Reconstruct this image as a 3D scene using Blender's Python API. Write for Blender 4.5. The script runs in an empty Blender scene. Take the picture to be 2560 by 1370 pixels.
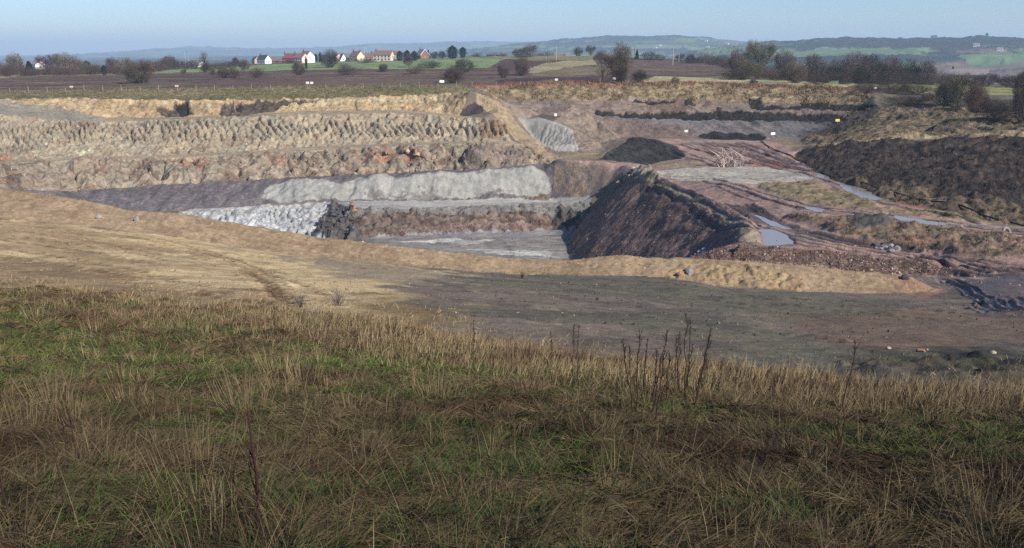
import bpy, math, random
import numpy as np
from mathutils.geometry import delaunay_2d_cdt

C = bpy.context.scene.collection
sc = bpy.context.scene
R = math.radians
# ------------------------------------------------------------------ camera, sky, sun
FPX, PITCH = 2217.0, R(14.05)
cam_d = bpy.data.cameras.new('camera'); cam = bpy.data.objects.new('camera', cam_d); C.objects.link(cam)
cam_d.sensor_width = 36.0; cam_d.lens = FPX / 2560 * 36; cam_d.clip_start = 0.1; cam_d.clip_end = 40000
cam.location = (0, 0, 0); cam.rotation_euler = (R(90) - PITCH, 0, 0)
sc.camera = cam
SUN_EL, SUN_AZ = R(35), R(49)          # azimuth measured from straight behind the viewer towards the right
to_sun = np.array([math.cos(SUN_EL) * math.sin(SUN_AZ), -math.cos(SUN_EL) * math.cos(SUN_AZ), math.sin(SUN_EL)])
w = bpy.data.worlds.new('World'); sc.world = w; w.use_nodes = True
nt = w.node_tree
sky = nt.nodes.new('ShaderNodeTexSky'); sky.sky_type = 'NISHITA'; sky.sun_disc = False
sky.sun_elevation = SUN_EL; sky.sun_rotation = math.atan2(to_sun[0], to_sun[1])
sky.air_density = 1.0; sky.dust_density = 0.4; sky.ozone_density = 2.2; sky.altitude = 150
bg = nt.nodes['Background']; bg.inputs['Strength'].default_value = 0.078
tint = nt.nodes.new('ShaderNodeVectorMath'); tint.operation = 'MULTIPLY'; tint.inputs[1].default_value = (0.82, 0.98, 1.28)
nt.links.new(sky.outputs[0], tint.inputs[0]); nt.links.new(tint.outputs[0], bg.inputs['Color'])
sun_d = bpy.data.lights.new('sun', 'SUN'); sun_d.energy = 5.0; sun_d.angle = R(0.53); sun_d.color = (1.0, 0.93, 0.84)
sun = bpy.data.objects.new('sun', sun_d); C.objects.link(sun)
from mathutils import Vector
sun.rotation_euler = Vector(to_sun).to_track_quat('Z', 'Y').to_euler()
vs = sc.view_settings; vs.view_transform = 'Standard'; vs.look = 'None'; vs.exposure = 0.5; vs.gamma = 1.0
sc.cycles.use_denoising = False
sc.cycles.max_bounces = 5; sc.cycles.diffuse_bounces = 2; sc.cycles.glossy_bounces = 2
sc.cycles.transmission_bounces = 2; sc.cycles.transparent_max_bounces = 4; sc.cycles.volume_bounces = 0

# ------------------------------------------------------------------ small helpers
def lin(c):
    c = np.asarray(c, float) / 255.0
    return np.where(c <= 0.04045, c / 12.92, ((c + 0.055) / 1.055) ** 2.4)
def ray(px, py):
    dx = (px - 1280.0) / FPX; dz = -(py - 685.0) / FPX
    dy = math.cos(PITCH) + dz * math.sin(PITCH)
    return dx / dy, (-math.sin(PITCH) + dz * math.cos(PITCH)) / dy
def at(px, py, d):
    a, b = ray(px, py)
    y = d if d > 0 else d / b
    return np.array([a * y, y, b * y])
def tag(o, label=None, cat=None, group=None, kind=None):
    if label: o['label'] = label
    if cat: o['category'] = cat
    if group: o['group'] = group
    if kind: o['kind'] = kind
    return o
def empty(name, loc, rz=0.0):
    o = bpy.data.objects.new(name, None); C.objects.link(o)
    o.location = [float(v) for v in loc]; o.rotation_euler = (0, 0, rz); o.empty_display_size = 0.3
    return o
rng = np.random.default_rng(11)
TAB = rng.random((256, 256)) * 2 - 1
def vn(x, y):
    xi = np.floor(x).astype(np.int64); yi = np.floor(y).astype(np.int64)
    fx = x - xi; fy = y - yi
    fx = fx * fx * (3 - 2 * fx); fy = fy * fy * (3 - 2 * fy)
    x0 = xi & 255; x1 = (xi + 1) & 255; y0 = yi & 255; y1 = (yi + 1) & 255
    a = TAB[x0, y0]; b = TAB[x1, y0]; c = TAB[x0, y1]; d = TAB[x1, y1]
    return (a + (b - a) * fx) * (1 - fy) + (c + (d - c) * fx) * fy
def fbm(x, y, o=4, gain=0.5):
    s = np.zeros_like(x, dtype=float); a = 1.0; n = 0.0
    for k in range(o):
        s += a * vn(x + 17.3 * k, y + 41.7 * k); n += a
        x, y = (x * 0.8 - y * 0.6) * 2.03, (x * 0.6 + y * 0.8) * 2.03
        a *= gain
    return s / n * 1.6
def sstep(a, b, x):
    t = np.clip((x - a) / (b - a), 0, 1); return t * t * (3 - 2 * t)
def mesh_from(name, v, f, mat=None, link=True, smooth=False, colors=None):
    """v (n,3), f (m,k) int array or list of arrays with k = 3 / 4"""
    v = np.asarray(v, np.float32)
    fl = f if isinstance(f, list) else [f]
    fl = [np.asarray(q, np.int32) for q in fl if len(q)]
    loops = np.concatenate([q.ravel() for q in fl]); tot = np.concatenate([np.full(len(q), q.shape[1], np.int32) for q in fl])
    me = bpy.data.meshes.new(name)
    me.vertices.add(len(v)); me.vertices.foreach_set('co', v.ravel())
    me.loops.add(len(loops)); me.loops.foreach_set('vertex_index', loops)
    me.polygons.add(len(tot))
    st = np.zeros(len(tot), np.int32); st[1:] = np.cumsum(tot)[:-1]
    me.polygons.foreach_set('loop_start', st)
    try: me.polygons.foreach_set('loop_total', tot)
    except Exception: pass
    if colors is not None:
        at_ = me.color_attributes.new('Col', 'FLOAT_COLOR', 'POINT')
        cc = np.zeros((len(v), 4), np.float32); cc[:, :colors.shape[1]] = colors
        at_.data.foreach_set('color', cc.ravel())
    me.update(calc_edges=True); me.validate()
    me.polygons.foreach_set('use_smooth', np.full(len(me.polygons), smooth))
    if mat: me.materials.append(mat)
    if not link: return me
    o = bpy.data.objects.new(name, me); C.objects.link(o)
    return o

# ------------------------------------------------------------------ materials
def ramp_noise(nt, scale, detail=4.0, rough=0.6, coord=None):
    n = nt.nodes.new('ShaderNodeTexNoise'); n.inputs['Scale'].default_value = scale
    n.inputs['Detail'].default_value = detail; n.inputs['Roughness'].default_value = rough
    if coord: nt.links.new(coord, n.inputs['Vector'])
    return n
def soil_mat(name, fine=2.5, coarse=0.25, amp=0.45, bump=0.25, rough=0.95, spec=0.15, stretch=(1, 1, 1), grit=9.0):
    """soil that reads its colour zones from the mesh and adds grain, clods and bump"""
    m = bpy.data.materials.new(name); m.use_nodes = True; nt = m.node_tree
    b = nt.nodes['Principled BSDF']
    tc = nt.nodes.new('ShaderNodeTexCoord'); mp = nt.nodes.new('ShaderNodeMapping'); mp.inputs['Scale'].default_value = stretch
    nt.links.new(tc.outputs['Object'], mp.inputs['Vector'])
    at_ = nt.nodes.new('ShaderNodeAttribute'); at_.attribute_name = 'Col'
    n1 = ramp_noise(nt, fine, 6, 0.7, mp.outputs[0]); n2 = ramp_noise(nt, coarse, 4, 0.6, mp.outputs[0]); n3 = ramp_noise(nt, grit, 3, 0.7, mp.outputs[0])
    def mr(sock, lo, hi, a=0.3, b_=0.7):
        r = nt.nodes.new('ShaderNodeMapRange'); r.inputs[1].default_value = a; r.inputs[2].default_value = b_
        r.inputs[3].default_value = lo; r.inputs[4].default_value = hi; nt.links.new(sock, r.inputs[0]); return r.outputs[0]
    def mul(s1, s2):
        q = nt.nodes.new('ShaderNodeMath'); q.operation = 'MULTIPLY'; nt.links.new(s1, q.inputs[0]); nt.links.new(s2, q.inputs[1]); return q.outputs[0]
    k = mul(mul(mr(n1.outputs[0], 1 - amp, 1 + amp), mr(n2.outputs[0], 1 - amp * 0.4, 1 + amp * 0.4)), mr(n3.outputs[0], 1 - amp * 0.6, 1 + amp * 0.6))
    vm = nt.nodes.new('ShaderNodeVectorMath'); vm.operation = 'SCALE'
    nt.links.new(at_.outputs['Color'], vm.inputs[0]); nt.links.new(k, vm.inputs['Scale'])
    nt.links.new(vm.outputs[0], b.inputs['Base Color'])
    # alpha of the attribute = wetness
    rr = mr(at_.outputs['Alpha'], rough, 0.2, 0.0, 1.0); nt.links.new(rr, b.inputs['Roughness'])
    ss = mr(at_.outputs['Alpha'], spec, 0.6, 0.0, 1.0); nt.links.new(ss, b.inputs['Specular IOR Level'])
    bp = nt.nodes.new('ShaderNodeBump'); bp.inputs['Strength'].default_value = 0.9; bp.inputs['Distance'].default_value = bump
    ad = nt.nodes.new('ShaderNodeMath'); ad.operation = 'MULTIPLY_ADD'; ad.inputs[1].default_value = 0.35
    nt.links.new(n3.outputs[0], ad.inputs[0]); nt.links.new(n1.outputs[0], ad.inputs[2])
    nt.links.new(ad.outputs[0], bp.inputs['Height']); nt.links.new(bp.outputs[0], b.inputs['Normal'])
    return m
def plain(name, rgb, rough=0.8, var=0.25, scale=3.0, spec=0.3):
    """painted / wooden / stone surface with uneven tone"""
    m = bpy.data.materials.new(name); m.use_nodes = True; nt = m.node_tree; b = nt.nodes['Principled BSDF']
    tc = nt.nodes.new('ShaderNodeTexCoord'); n = ramp_noise(nt, scale, 5, 0.65, tc.outputs['Object'])
    r = nt.nodes.new('ShaderNodeMapRange'); r.inputs[1].default_value = 0.3; r.inputs[2].default_value = 0.7
    r.inputs[3].default_value = 1 - var; r.inputs[4].default_value = 1 + var; nt.links.new(n.outputs[0], r.inputs[0])
    vm = nt.nodes.new('ShaderNodeVectorMath'); vm.operation = 'SCALE'; vm.inputs[0].default_value = tuple(lin(rgb))
    nt.links.new(r.outputs[0], vm.inputs['Scale']); nt.links.new(vm.outputs[0], b.inputs['Base Color'])
    b.inputs['Roughness'].default_value = rough; b.inputs['Specular IOR Level'].default_value = spec
    return m
def leafy(name, var=0.3, rough=0.8, transl=0.0):
    """vegetation: colour from the mesh, a little translucency"""
    m = bpy.data.materials.new(name); m.use_nodes = True; nt = m.node_tree; b = nt.nodes['Principled BSDF']
    at_ = nt.nodes.new('ShaderNodeAttribute'); at_.attribute_name = 'Col'
    tc = nt.nodes.new('ShaderNodeTexCoord'); n = ramp_noise(nt, 1.3, 3, 0.6, tc.outputs['Object'])
    r = nt.nodes.new('ShaderNodeMapRange'); r.inputs[1].default_value = 0.3; r.inputs[2].default_value = 0.7
    r.inputs[3].default_value = 1 - var; r.inputs[4].default_value = 1 + var; nt.links.new(n.outputs[0], r.inputs[0])
    vm = nt.nodes.new('ShaderNodeVectorMath'); vm.operation = 'SCALE'
    nt.links.new(at_.outputs['Color'], vm.inputs[0]); nt.links.new(r.outputs[0], vm.inputs['Scale'])
    nt.links.new(vm.outputs[0], b.inputs['Base Color']); b.inputs['Roughness'].default_value = rough
    b.inputs['Specular IOR Level'].default_value = 0.2
    return m
# ------------------------------------------------------------------ terrain: break lines of the place, in metres
PTS = []
def line(pts, world=False, step=1.6):
    p = [np.array(q, float) if world else at(*q) for q in pts]
    for a, b in zip(p[:-1], p[1:]):
        n = max(1, int(np.linalg.norm(b[:2] - a[:2]) / max(step, 0.012 * max(a[1], b[1]))))
        for k in range(n): PTS.append(a + (b - a) * k / n)
    PTS.append(p[-1]); return p
def wline(pts, step=1.6): return line(pts, True, step)
# near hillside the viewer stands on
wline([(-14, -8, -0.9), (14, -8, -0.9)]); wline([(-14, -2, -1.3), (14, -2, -1.3)]); wline([(-14, 1, -1.75), (14, 1, -1.75)])
line([(-900, 1370, 4.6), (3500, 1370, 4.6)], step=0.5)
line([(-700, 1200, 6.6), (1280, 1200, 6.7), (3300, 1200, 7.3)], step=0.7)
line([(-600, 1100, 9.0), (1280, 1100, 9.2), (3200, 1100, 10.4)], step=0.8)
line([(-600, 1000, 13.2), (900, 1000, 13.4), (1300, 1000, 13.8), (1900, 1005, 15.2), (2560, 1030, 15.3), (3200, 1060, 15)])
line([(-600, 880, 20), (0, 880, 20), (600, 882, 20.2), (1000, 893, 20)])
line([(-600, 800, 25.5), (0, 800, 25.5), (500, 805, 25.5)])
GE = [(-600, 690, 33), (0, 722, 32), (400, 745, 30), (650, 770, 28), (900, 800, 26), (1100, 838, 23.5), (1300, 878, 21.3), (1600, 912, 20.2), (1900, 945, 19), (2250, 974, 18), (2560, 998, 17.4), (3200, 1035, 16.8)]
line(GE)
line([(1900, 905, 22.5), (2100, 915, 21.6), (2560, 935, 20.5), (3100, 960, 20)])
line([(2560, 800, 45.5), (3000, 830, 44)]); line([(1950, 780, 49), (2300, 790, 47)])
# bund on the near lip
BN = [(-600, 510, 82), (0, 548, 76), (200, 562, 76), (400, 590, 75.5), (700, 632, 75), (1000, 662, 75), (1300, 687, 75), (1650, 690, 74), (1800, 718, 72), (2000, 728, 71), (2200, 735, 70.5), (2335, 729, 71)]
BC = [(-600, 420, 89), (0, 470, 82), (150, 490, 81.5), (330, 523, 81), (450, 531, 80.5), (600, 560, 80), (800, 592, 79.5), (950, 608, 79), (1100, 626, 78.5), (1250, 640, 78), (1400, 650, 78), (1500, 641, 78), (1560, 638, 78), (1620, 645, 78), (1800, 649, 77), (1900, 653, 76.5), (2000, 661, 76), (2100, 672, 75.5), (2200, 681, 74.5), (2270, 692, 73.8), (2335, 724, 71.8)]
line(BN); bc = line(BC)
wline([p + [0, 2.6, -1.0] for p in bc[:-1]])
wline([p + [0, 7, -4.0] for p in bc[:12]]); wline([[p[0], p[1] + 34, -33.8] for p in bc[:12]], step=3)
# second, rubbly bund beside the haul road
D2 = [(1722, 641, 90.5), (1790, 622, 90), (1900, 613, 90), (2000, 620, 89), (2100, 630, 88), (2200, 642, 87), (2300, 655, 86), (2380, 675, 83.5)]
d2 = line(D2); wline([p + [0, -4.2, -1.0] for p in d2[1:]]); wline([p + [0.3, 2.2, -0.9] for p in d2[2:]])
line([(2200, 692, 79.5), (2400, 695, 79), (2560, 690, 78), (3000, 720, 76)]); line([(2400, 740, 69), (2560, 740, 68.5), (3000, 780, 66)])
line([(2480, 640, 88), (2560, 640, 87), (3000, 660, 84)])
# haul-road level
for q in [[(2560, 585, 98), (3000, 610, 95)], [(2300, 560, 105), (2560, 600, 95.5)], [(2100, 540, 112), (2300, 600, 99)], [(1900, 500, 124.5), (2100, 545, 110.5)],
          [(1930, 592, -20.6), (2000, 600, -20.6)], [(1800, 470, 140), (2000, 530, 118)], [(2150, 480, -20.4), (2200, 498, -20.35)], [(1800, 440, 154), (2030, 440, 151)],
          [(1640, 425, 164), (1900, 418, 165), (2000, 425, 160)], [(1760, 395, 181), (1900, 385, 184), (1980, 400, 173)], [(1800, 362, 203), (1900, 360, 204), (1960, 372, 193)]]:
    line(q)
# lip of the dark inner slope, its foot, and its far nose
LIP = [(1575, 440, 163), (1600, 446, 158), (1640, 458, 152), (1700, 485, 139), (1760, 515, 126.5), (1820, 550, 114), (1850, 590, 102), (1846, 622, 93.5)]
lp = line(LIP)
wline([p + [1.5, 0.3, 0.75] for p in lp[1:-1]])
wline([p + [3.4, 0.3, -0.2] for p in lp[1:-1]])
line([(1400, 397, 195), (1480, 402, 190), (1550, 413, 186), (1620, 420, 176), (1640, 430, 168)])
line([(1395, 498, 187), (1470, 496, 183.5), (1505, 482, 182), (1545, 455, 180)])
SF = [(1575, 440, 163), (1545, 462, 165.5), (1500, 498, 168), (1476, 520, 169.5), (1448, 560, 169), (1424, 600, 165), (1420, 640, 152.5)]
sf = line(SF); wline([p + [-0.3, 4.5, -2.4] for p in sf[:4]]); wline([sf[-1], [10.5, 138, -34.4], [11.5, 122, -34.0], [12.5, 112, -33.8]])
wline([[10, 108, -33.6], [13, 110, -33.6]])
wline([[23.0, 90, -20.6], [21, 84, -19.6]])
# left side of the pit: benches and cut faces
RT = [(-600, 256, 200), (-200, 252, 225), (0, 250, 236), (150, 244, 240), (350, 250, 241), (600, 250, 242), (800, 246, 243), (1000, 238, 242), (1100, 234, 240), (1150, 230, 236), (1176, 226, 231)]
T1 = [(-600, 300, 192), (-200, 258, 221.5), (0, 262, 231), (100, 272, 233), (200, 284, 233), (280, 294, 233.5), (500, 292, 234.5), (650, 282, 236), (800, 277, 236), (1000, 275, 235), (1100, 283, 231), (1150, 289, 227.5)]
E1 = [(-600, 330, 180), (-200, 278, 210), (0, 287, 219), (100, 298, 222), (230, 306, 224), (400, 301, 225), (600, 292, 227), (800, 286, 228), (1000, 286, 227), (1100, 291, 224), (1180, 297, 220.5), (1255, 300, 217)]
T2 = [(-600, 430, 150), (-200, 405, 178), (0, 400, 195), (200, 392, 203), (400, 388, 206), (600, 378, 209), (800, 365, 212), (1000, 357, 213), (1150, 353, 213), (1280, 352, 211)]
E2 = [(-600, 445, 145), (-200, 415, 174), (0, 408, 191), (200, 401, 199), (400, 397, 201.5), (600, 388, 204.5), (800, 376, 206.5), (1000, 366, 207.5), (1130, 361, 208), (1310, 361, 206.5)]
T3 = [(-600, 510, 132), (-200, 478, 158), (0, 468, 172), (100, 475, 178), (200, 478, 183), (400, 460, 189), (600, 450, 193), (800, 440, 196), (1000, 432, 198), (1200, 420, 200), (1385, 408, 198.5)]
T4 = [(-600, 580, 120), (-200, 550, 150), (100, 540, 170), (300, 535, 174.5), (450, 527, 176), (600, 517, 180), (700, 511, 182), (900, 503, 185), (1100, 500, 186.5), (1380, 496, 188)]
for q in (RT, T1, E1, T2, E2, T3, T4): line(q)
HC = [(700, 458, 190), (760, 446, 190.2), (800, 448, 190), (862, 461, 189.5), (940, 438, 190.6), (1010, 445, 190.6), (1100, 430, 191.5), (1150, 431, 191.6), (1210, 424, 192.2), (1260, 424, 192.4), (1320, 416, 192.8), (1355, 430, 192), (1376, 462, 190.3)]
line(HC)
LT = [(450, 533, 173.5), (600, 522, 177.5), (760, 516, 180), (842, 513, 180.5), (882, 522, 176.8), (1000, 522, 176.5), (1200, 515, 179), (1450, 508, 180.5)]
line(LT)
T5 = [(450, 580, 164), (600, 592, 164.5), (760, 600, 166.5), (800, 592, 166), (845, 604, 163.5), (905, 592, 166.8), (1000, 588, 169), (1200, 580, 172), (1425, 571, 173)]
line(T5)
line([(960, 597, -34.6), (1200, 620, -34.7), (1400, 640, -34.7)])
# nose at the right end of the left faces
N1 = [(1176, 226, 231), (1215, 240, 231.5), (1252, 272, 228), (1290, 318, 222), (1340, 360, 214.5), (1400, 397, 202)]
n1 = line(N1)
wline([n1[0] + [5, 3, -0.6], n1[1] + [5, 3, -1.6], n1[2] + [5, 3, -3.2], n1[3] + [5, 3, -3.2], n1[4] + [4, 3, -1.6]])
# back basin with the rilled mound and a taller heap behind it
line([(1310, 298, 229), (1345, 296, 228.5), (1400, 311, 225), (1428, 324, 222)]); line([(1335, 352, 212), (1395, 378, 207.5), (1447, 379, 208.5)]); line([(1446, 372, 211.5), (1432, 330, 221.5)])
line([(1250, 262, 249), (1300, 285, 244), (1350, 283, 243)]); line([(1360, 284, 241), (1400, 290, 238)])
line([(1425, 266, 246), (1455, 272, 244), (1500, 300, 238), (1550, 345, 228)]); line([(1470, 330, 232), (1510, 372, 213)])
line([(1400, 392, -23.1), (1490, 390, -23.1)]); line([(1405, 402, -22.9), (1500, 405, -22.7)])
# hollow with the dark left-facing heap
HL = [(1560, 350, 214), (1580, 342, 212), (1640, 349, 205.5), (1690, 367, 197), (1713, 388, 187.5)]
line(HL); line([(1490, 397, 198), (1560, 402, 192.5), (1612, 411, 187)])
line([(1560, 405, 188), (1612, 415, 184), (1660, 402, 187), (1710, 396, 185)]); line([(1740, 350, 208), (1800, 352, 207)])
# back wall
RR = [(1190, 215, 262), (1400, 207, 265), (1600, 205, 265), (1800, 213, 262), (2000, 218, 255), (2100, 222, 248), (2185, 237, 236)]
B1 = [(1250, 246, 256), (1450, 249, 256.5), (1600, 245, 257), (1800, 252, 253), (2000, 257, 245), (2150, 263, 235)]
B2 = [(1490, 284, 250.5), (1600, 288, 250), (1700, 287, 249), (1800, 285, 247), (1900, 288, 243), (2000, 292, 239), (2120, 297, 231)]
B2b = [(1490, 286.5, 248.3), (1600, 291, 247.5), (1700, 290, 246.3), (1800, 288, 244), (1900, 291, 240), (2000, 295, 236), (2110, 300, 228.5)]
B3 = [(1500, 335, 236), (1600, 340, 233), (1800, 347, 226), (1900, 349, 221.5), (1990, 341, 222)]
for q in (RR, B1, B2, B2b, B3): line(q)
# right-hand spoil: foot, crest, terrace, upper mounds
RF = [(1985, 392, 178), (2010, 412, 167), (2060, 441, 149), (2200, 495, 126), (2400, 541, 111.5), (2560, 566, 105), (3100, 600, 98)]
RC = [(1992, 380, 183), (2050, 365, 178), (2200, 352, 168), (2300, 353, 162), (2400, 350, 157), (2560, 348, 150), (3100, 350, 140)]
line(RF); line(RC)
line([(2030, 362, 186), (2200, 343, 179), (2400, 338, 172), (2560, 333, 165), (3100, 330, 160)])
RL = [(2008, 352, 214), (2080, 315, 217), (2150, 280, 221), (2190, 268, 224)]
line(RL); line([(2225, 268, 222), (2300, 283, 213), (2400, 281, 205), (2480, 292, 197), (2560, 288, 190), (3100, 280, 185)])
line([(2240, 252, 234), (2400, 262, 222), (2560, 262, 212), (3100, 262, 205)]); line([(2250, 236, 252), (2400, 236, 248), (2560, 241, 243), (3100, 245, 238)])
line([(2230, 310, 200), (2350, 310, 190), (2500, 315, 180)])
# fields behind the rims
line([(-700, 234, 235), (0, 229, 258), (600, 219, 262), (1160, 213, 263)]); line([(-700, 200, 330), (0, 195, 370), (600, 190, 400), (1160, 190, 390), (1400, 190, 380)])
line([(1600, 196, 330), (2000, 204, 300), (2200, 212, 300)]); line([(2250, 212, 360), (2560, 222, 330), (3200, 235, 320)])
line([(-700, 188, 470), (0, 187, 470), (380, 183, 475), (900, 171, 480), (1225, 168, 480), (1330, 172, 470)]); line([(1600, 175, 440), (2000, 185, 420), (2200, 200, 420)])
line([(-700, 178, 700), (0, 172, 700), (400, 168, 710), (640, 160, 720), (850, 150.5, 720), (1000, 148, 720), (1250, 140, 700), (1500, 139, 660), (1700, 149, 610), (1900, 168, 560), (2200, 200, 520), (2560, 220, 480), (3200, 240, 450)])
wline([(-900, 1100, -24), (-300, 1100, -24), (0, 1100, -26), (300, 1000, -32), (600, 900, -40), (900, 800, -40)], step=30)
# valley and far hills
wline([(-1500, 1700, -60), (0, 1650, -60), (1400, 1500, -58)], step=60)
HA = [(1640, 150, 2700), (1780, 122, 2700), (1870, 108, 2650), (1950, 106, 2650), (2000, 109, 2600), (2100, 94, 2600), (2180, 98, 2550), (2320, 106, 2500), (2370, 97, 2450), (2450, 92, 2450), (2560, 106, 2400), (3100, 108, 2400)]
line(HA, step=40); line([(1700, 175, 1950), (2000, 150, 1950), (2250, 150, 1900), (2400, 165, 1850), (2560, 150, 1850), (3100, 150, 1850)], step=40)
ha = [at(*q) for q in HA]; wline([p * [1.15, 1.25, 0] + [0, 0, -40] for p in ha], step=60)
HB = [(1000, 140, 4300), (1150, 126, 4400), (1300, 110, 4500), (1400, 97, 4500), (1500, 88, 4500), (1620, 90, 4500), (1700, 87, 4500), (1780, 95, 4500), (1870, 104, 4500), (2000, 115, 4500)]
hb = line(HB, step=80); wline([p * [1, 0.72, 0] + [0, 0, -50] for p in hb], step=80); wline([p * [1, 1.3, 0] + [0, 0, -30] for p in hb], step=100)
HD = [(-700, 152, 9000), (0, 150, 9000), (200, 142, 9000), (330, 128, 9000), (420, 121, 9000), (500, 116, 9000), (560, 119, 9000), (700, 122, 9000), (860, 115, 9000), (960, 107, 9000), (1080, 105, 9000), (1200, 101, 9000), (1330, 104, 9000), (1500, 110, 9000), (2000, 125, 9000), (3000, 125, 9000)]
hd = line(HD, step=150); wline([p * [1, 0.75, 0] + [0, 0, -50] for p in hd], step=150); wline([p * [1.2, 1.3, 0] + [0, 0, -50] for p in hd], step=200)
wline([(-11000, 13500, -50), (11000, 13500, -50)], step=500)

# ------------------------------------------------------------------ grid (finer where it is near), draped over the break lines
def rows():
    out = [-6.0]
    while out[-1] < 13200:
        y = out[-1]
        if y < 2: d = 0.25
        elif y < 20: d = 0.03 + 0.0072 * y
        elif y < 92: d = 0.19
        elif y < 150: d = 0.24
        elif y < 266: d = 0.235
        elif y < 480: d = 0.9
        elif y < 1000: d = 4.5
        elif y < 2900: d = y * 0.008
        else: d = y * 0.016
        out.append(y + d)
    return np.array(out)
RY = rows(); NU = 1300; U = np.linspace(-0.76, 0.76, NU); NR = len(RY)
X = U[None, :] * (RY[:, None] + 12.0); Y = np.repeat(RY[:, None], NU, 1); Z = np.full(X.shape, np.nan)
P = np.array(PTS)
ok = P[:, 1] < 13600; P = P[ok]
_, ui = np.unique(np.round(P[:, :2], 2), axis=0, return_index=True); P = P[ui]
res = delaunay_2d_cdt([tuple(map(float, q[:2])) for q in P], [], [], 0, 1e-4)
vo, tri, orig = res[0], res[2], res[3]
TV = np.array([[v[0], v[1], P[o[0], 2] if len(o) else 0.0] for v, o in zip(vo, orig)])
for t in tri:
    a, b, c = TV[list(t)]
    r0 = np.searchsorted(RY, min(a[1], b[1], c[1]) - 1e-6); r1 = np.searchsorted(RY, max(a[1], b[1], c[1]) + 1e-6)
    if r1 <= r0: continue
    yy = RY[r0:r1]; us = []
    for q in (a, b, c): us.append(q[0] / (max(q[1], -5.9) + 12.0))
    # the triangle's columns: extremes of x over the rows
    xs = np.array([a[0], b[0], c[0]]); lo = min(xs.min() / (yy.min() + 12), xs.min() / (yy.max() + 12), *us); hi = max(xs.max() / (yy.min() + 12), xs.max() / (yy.max() + 12), *us)
    c0 = max(0, np.searchsorted(U, lo - 1e-6)); c1 = min(NU, np.searchsorted(U, hi + 1e-6))
    if c1 <= c0: continue
    gx = X[r0:r1, c0:c1]; gy = Y[r0:r1, c0:c1]
    det = (b[1] - c[1]) * (a[0] - c[0]) + (c[0] - b[0]) * (a[1] - c[1])
    if abs(det) < 1e-9: continue
    l0 = ((b[1] - c[1]) * (gx - c[0]) + (c[0] - b[0]) * (gy - c[1])) / det
    l1 = ((c[1] - a[1]) * (gx - c[0]) + (a[0] - c[0]) * (gy - c[1])) / det
    l2 = 1 - l0 - l1
    m = (l0 > -1e-5) & (l1 > -1e-5) & (l2 > -1e-5)
    zz = l0 * a[2] + l1 * b[2] + l2 * c[2]
    sub = Z[r0:r1, c0:c1]; sub[m] = zz[m]
# outside the hull: carry the edge value outwards
for r in range(NR):
    g = np.where(~np.isnan(Z[r]))[0]
    if len(g) == 0: Z[r] = Z[r - 1] if r else 0.0
    else: Z[r, :g[0]] = Z[r, g[0]]; Z[r, g[-1] + 1:] = Z[r, g[-1]]
for r in range(NR):
    if np.isnan(Z[r]).any(): Z[r] = np.nan_to_num(Z[r], nan=-20)
def blur(a, n=1):
    for _ in range(n):
        b = a.copy(); b[1:-1] = (a[:-2] + 2 * a[1:-1] + a[2:]) / 4; a = b.copy(); a[:, 1:-1] = (b[:, :-2] + 2 * b[:, 1:-1] + b[:, 2:]) / 4
    return a
Z = blur(Z, 2)
ca, cb = at(1198, 363, 203.5), at(1300, 371, 203.5)          # conical heap tipped below the end of the benches
tt = np.clip(((X - ca[0]) * (cb[0] - ca[0]) + (Y - ca[1]) * (cb[1] - ca[1])) / ((cb[0] - ca[0]) ** 2 + (cb[1] - ca[1]) ** 2), 0, 1)
CONE = ca[2] + (cb[2] - ca[2]) * tt + 0.2 - 0.70 * np.sqrt((X - ca[0] - tt * (cb[0] - ca[0])) ** 2 + (Y - ca[1] - tt * (cb[1] - ca[1])) ** 2 + 0.4)
CONEM = (CONE > Z) & (Y > 190) & (Y < 215) & (X > -28) & (X < 14) & (Z < -19.2); Z = np.where(CONEM, CONE, Z)
ZB = Z.copy()                          # bare shape, used to find where things stand
def ground(x, y, zz=None):
    zz = Z if zz is None else zz
    x = np.asarray(x, float); y = np.asarray(y, float)
    r = np.clip(np.searchsorted(RY, y) - 1, 0, NR - 2); u = np.clip(x / (y + 12.0), U[0], U[-1] - 1e-9)
    c = np.clip(((u - U[0]) / (U[1] - U[0])).astype(int), 0, NU - 2)
    fr = np.clip((y - RY[r]) / (RY[r + 1] - RY[r]), 0, 1); fc = (u - U[c]) / (U[1] - U[0])
    return (zz[r, c] * (1 - fc) + zz[r, c + 1] * fc) * (1 - fr) + (zz[r + 1, c] * (1 - fc) + zz[r + 1, c + 1] * fc) * fr
SY = np.exp(np.linspace(math.log(2.0), math.log(12000), 9000))
def hit(px, py, y0=0.0, y1=1e9, zz=None):
    """where the sight line through a picture point meets the ground"""
    a, b = ray(px, py); s = SY[(SY >= y0) & (SY <= y1)]
    g = ground(a * s, s, ZB if zz is None else zz); k = np.where(b * s <= g)[0]
    y = s[k[0]] if len(k) else s[-1]
    return np.array([a * y, y])
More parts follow.
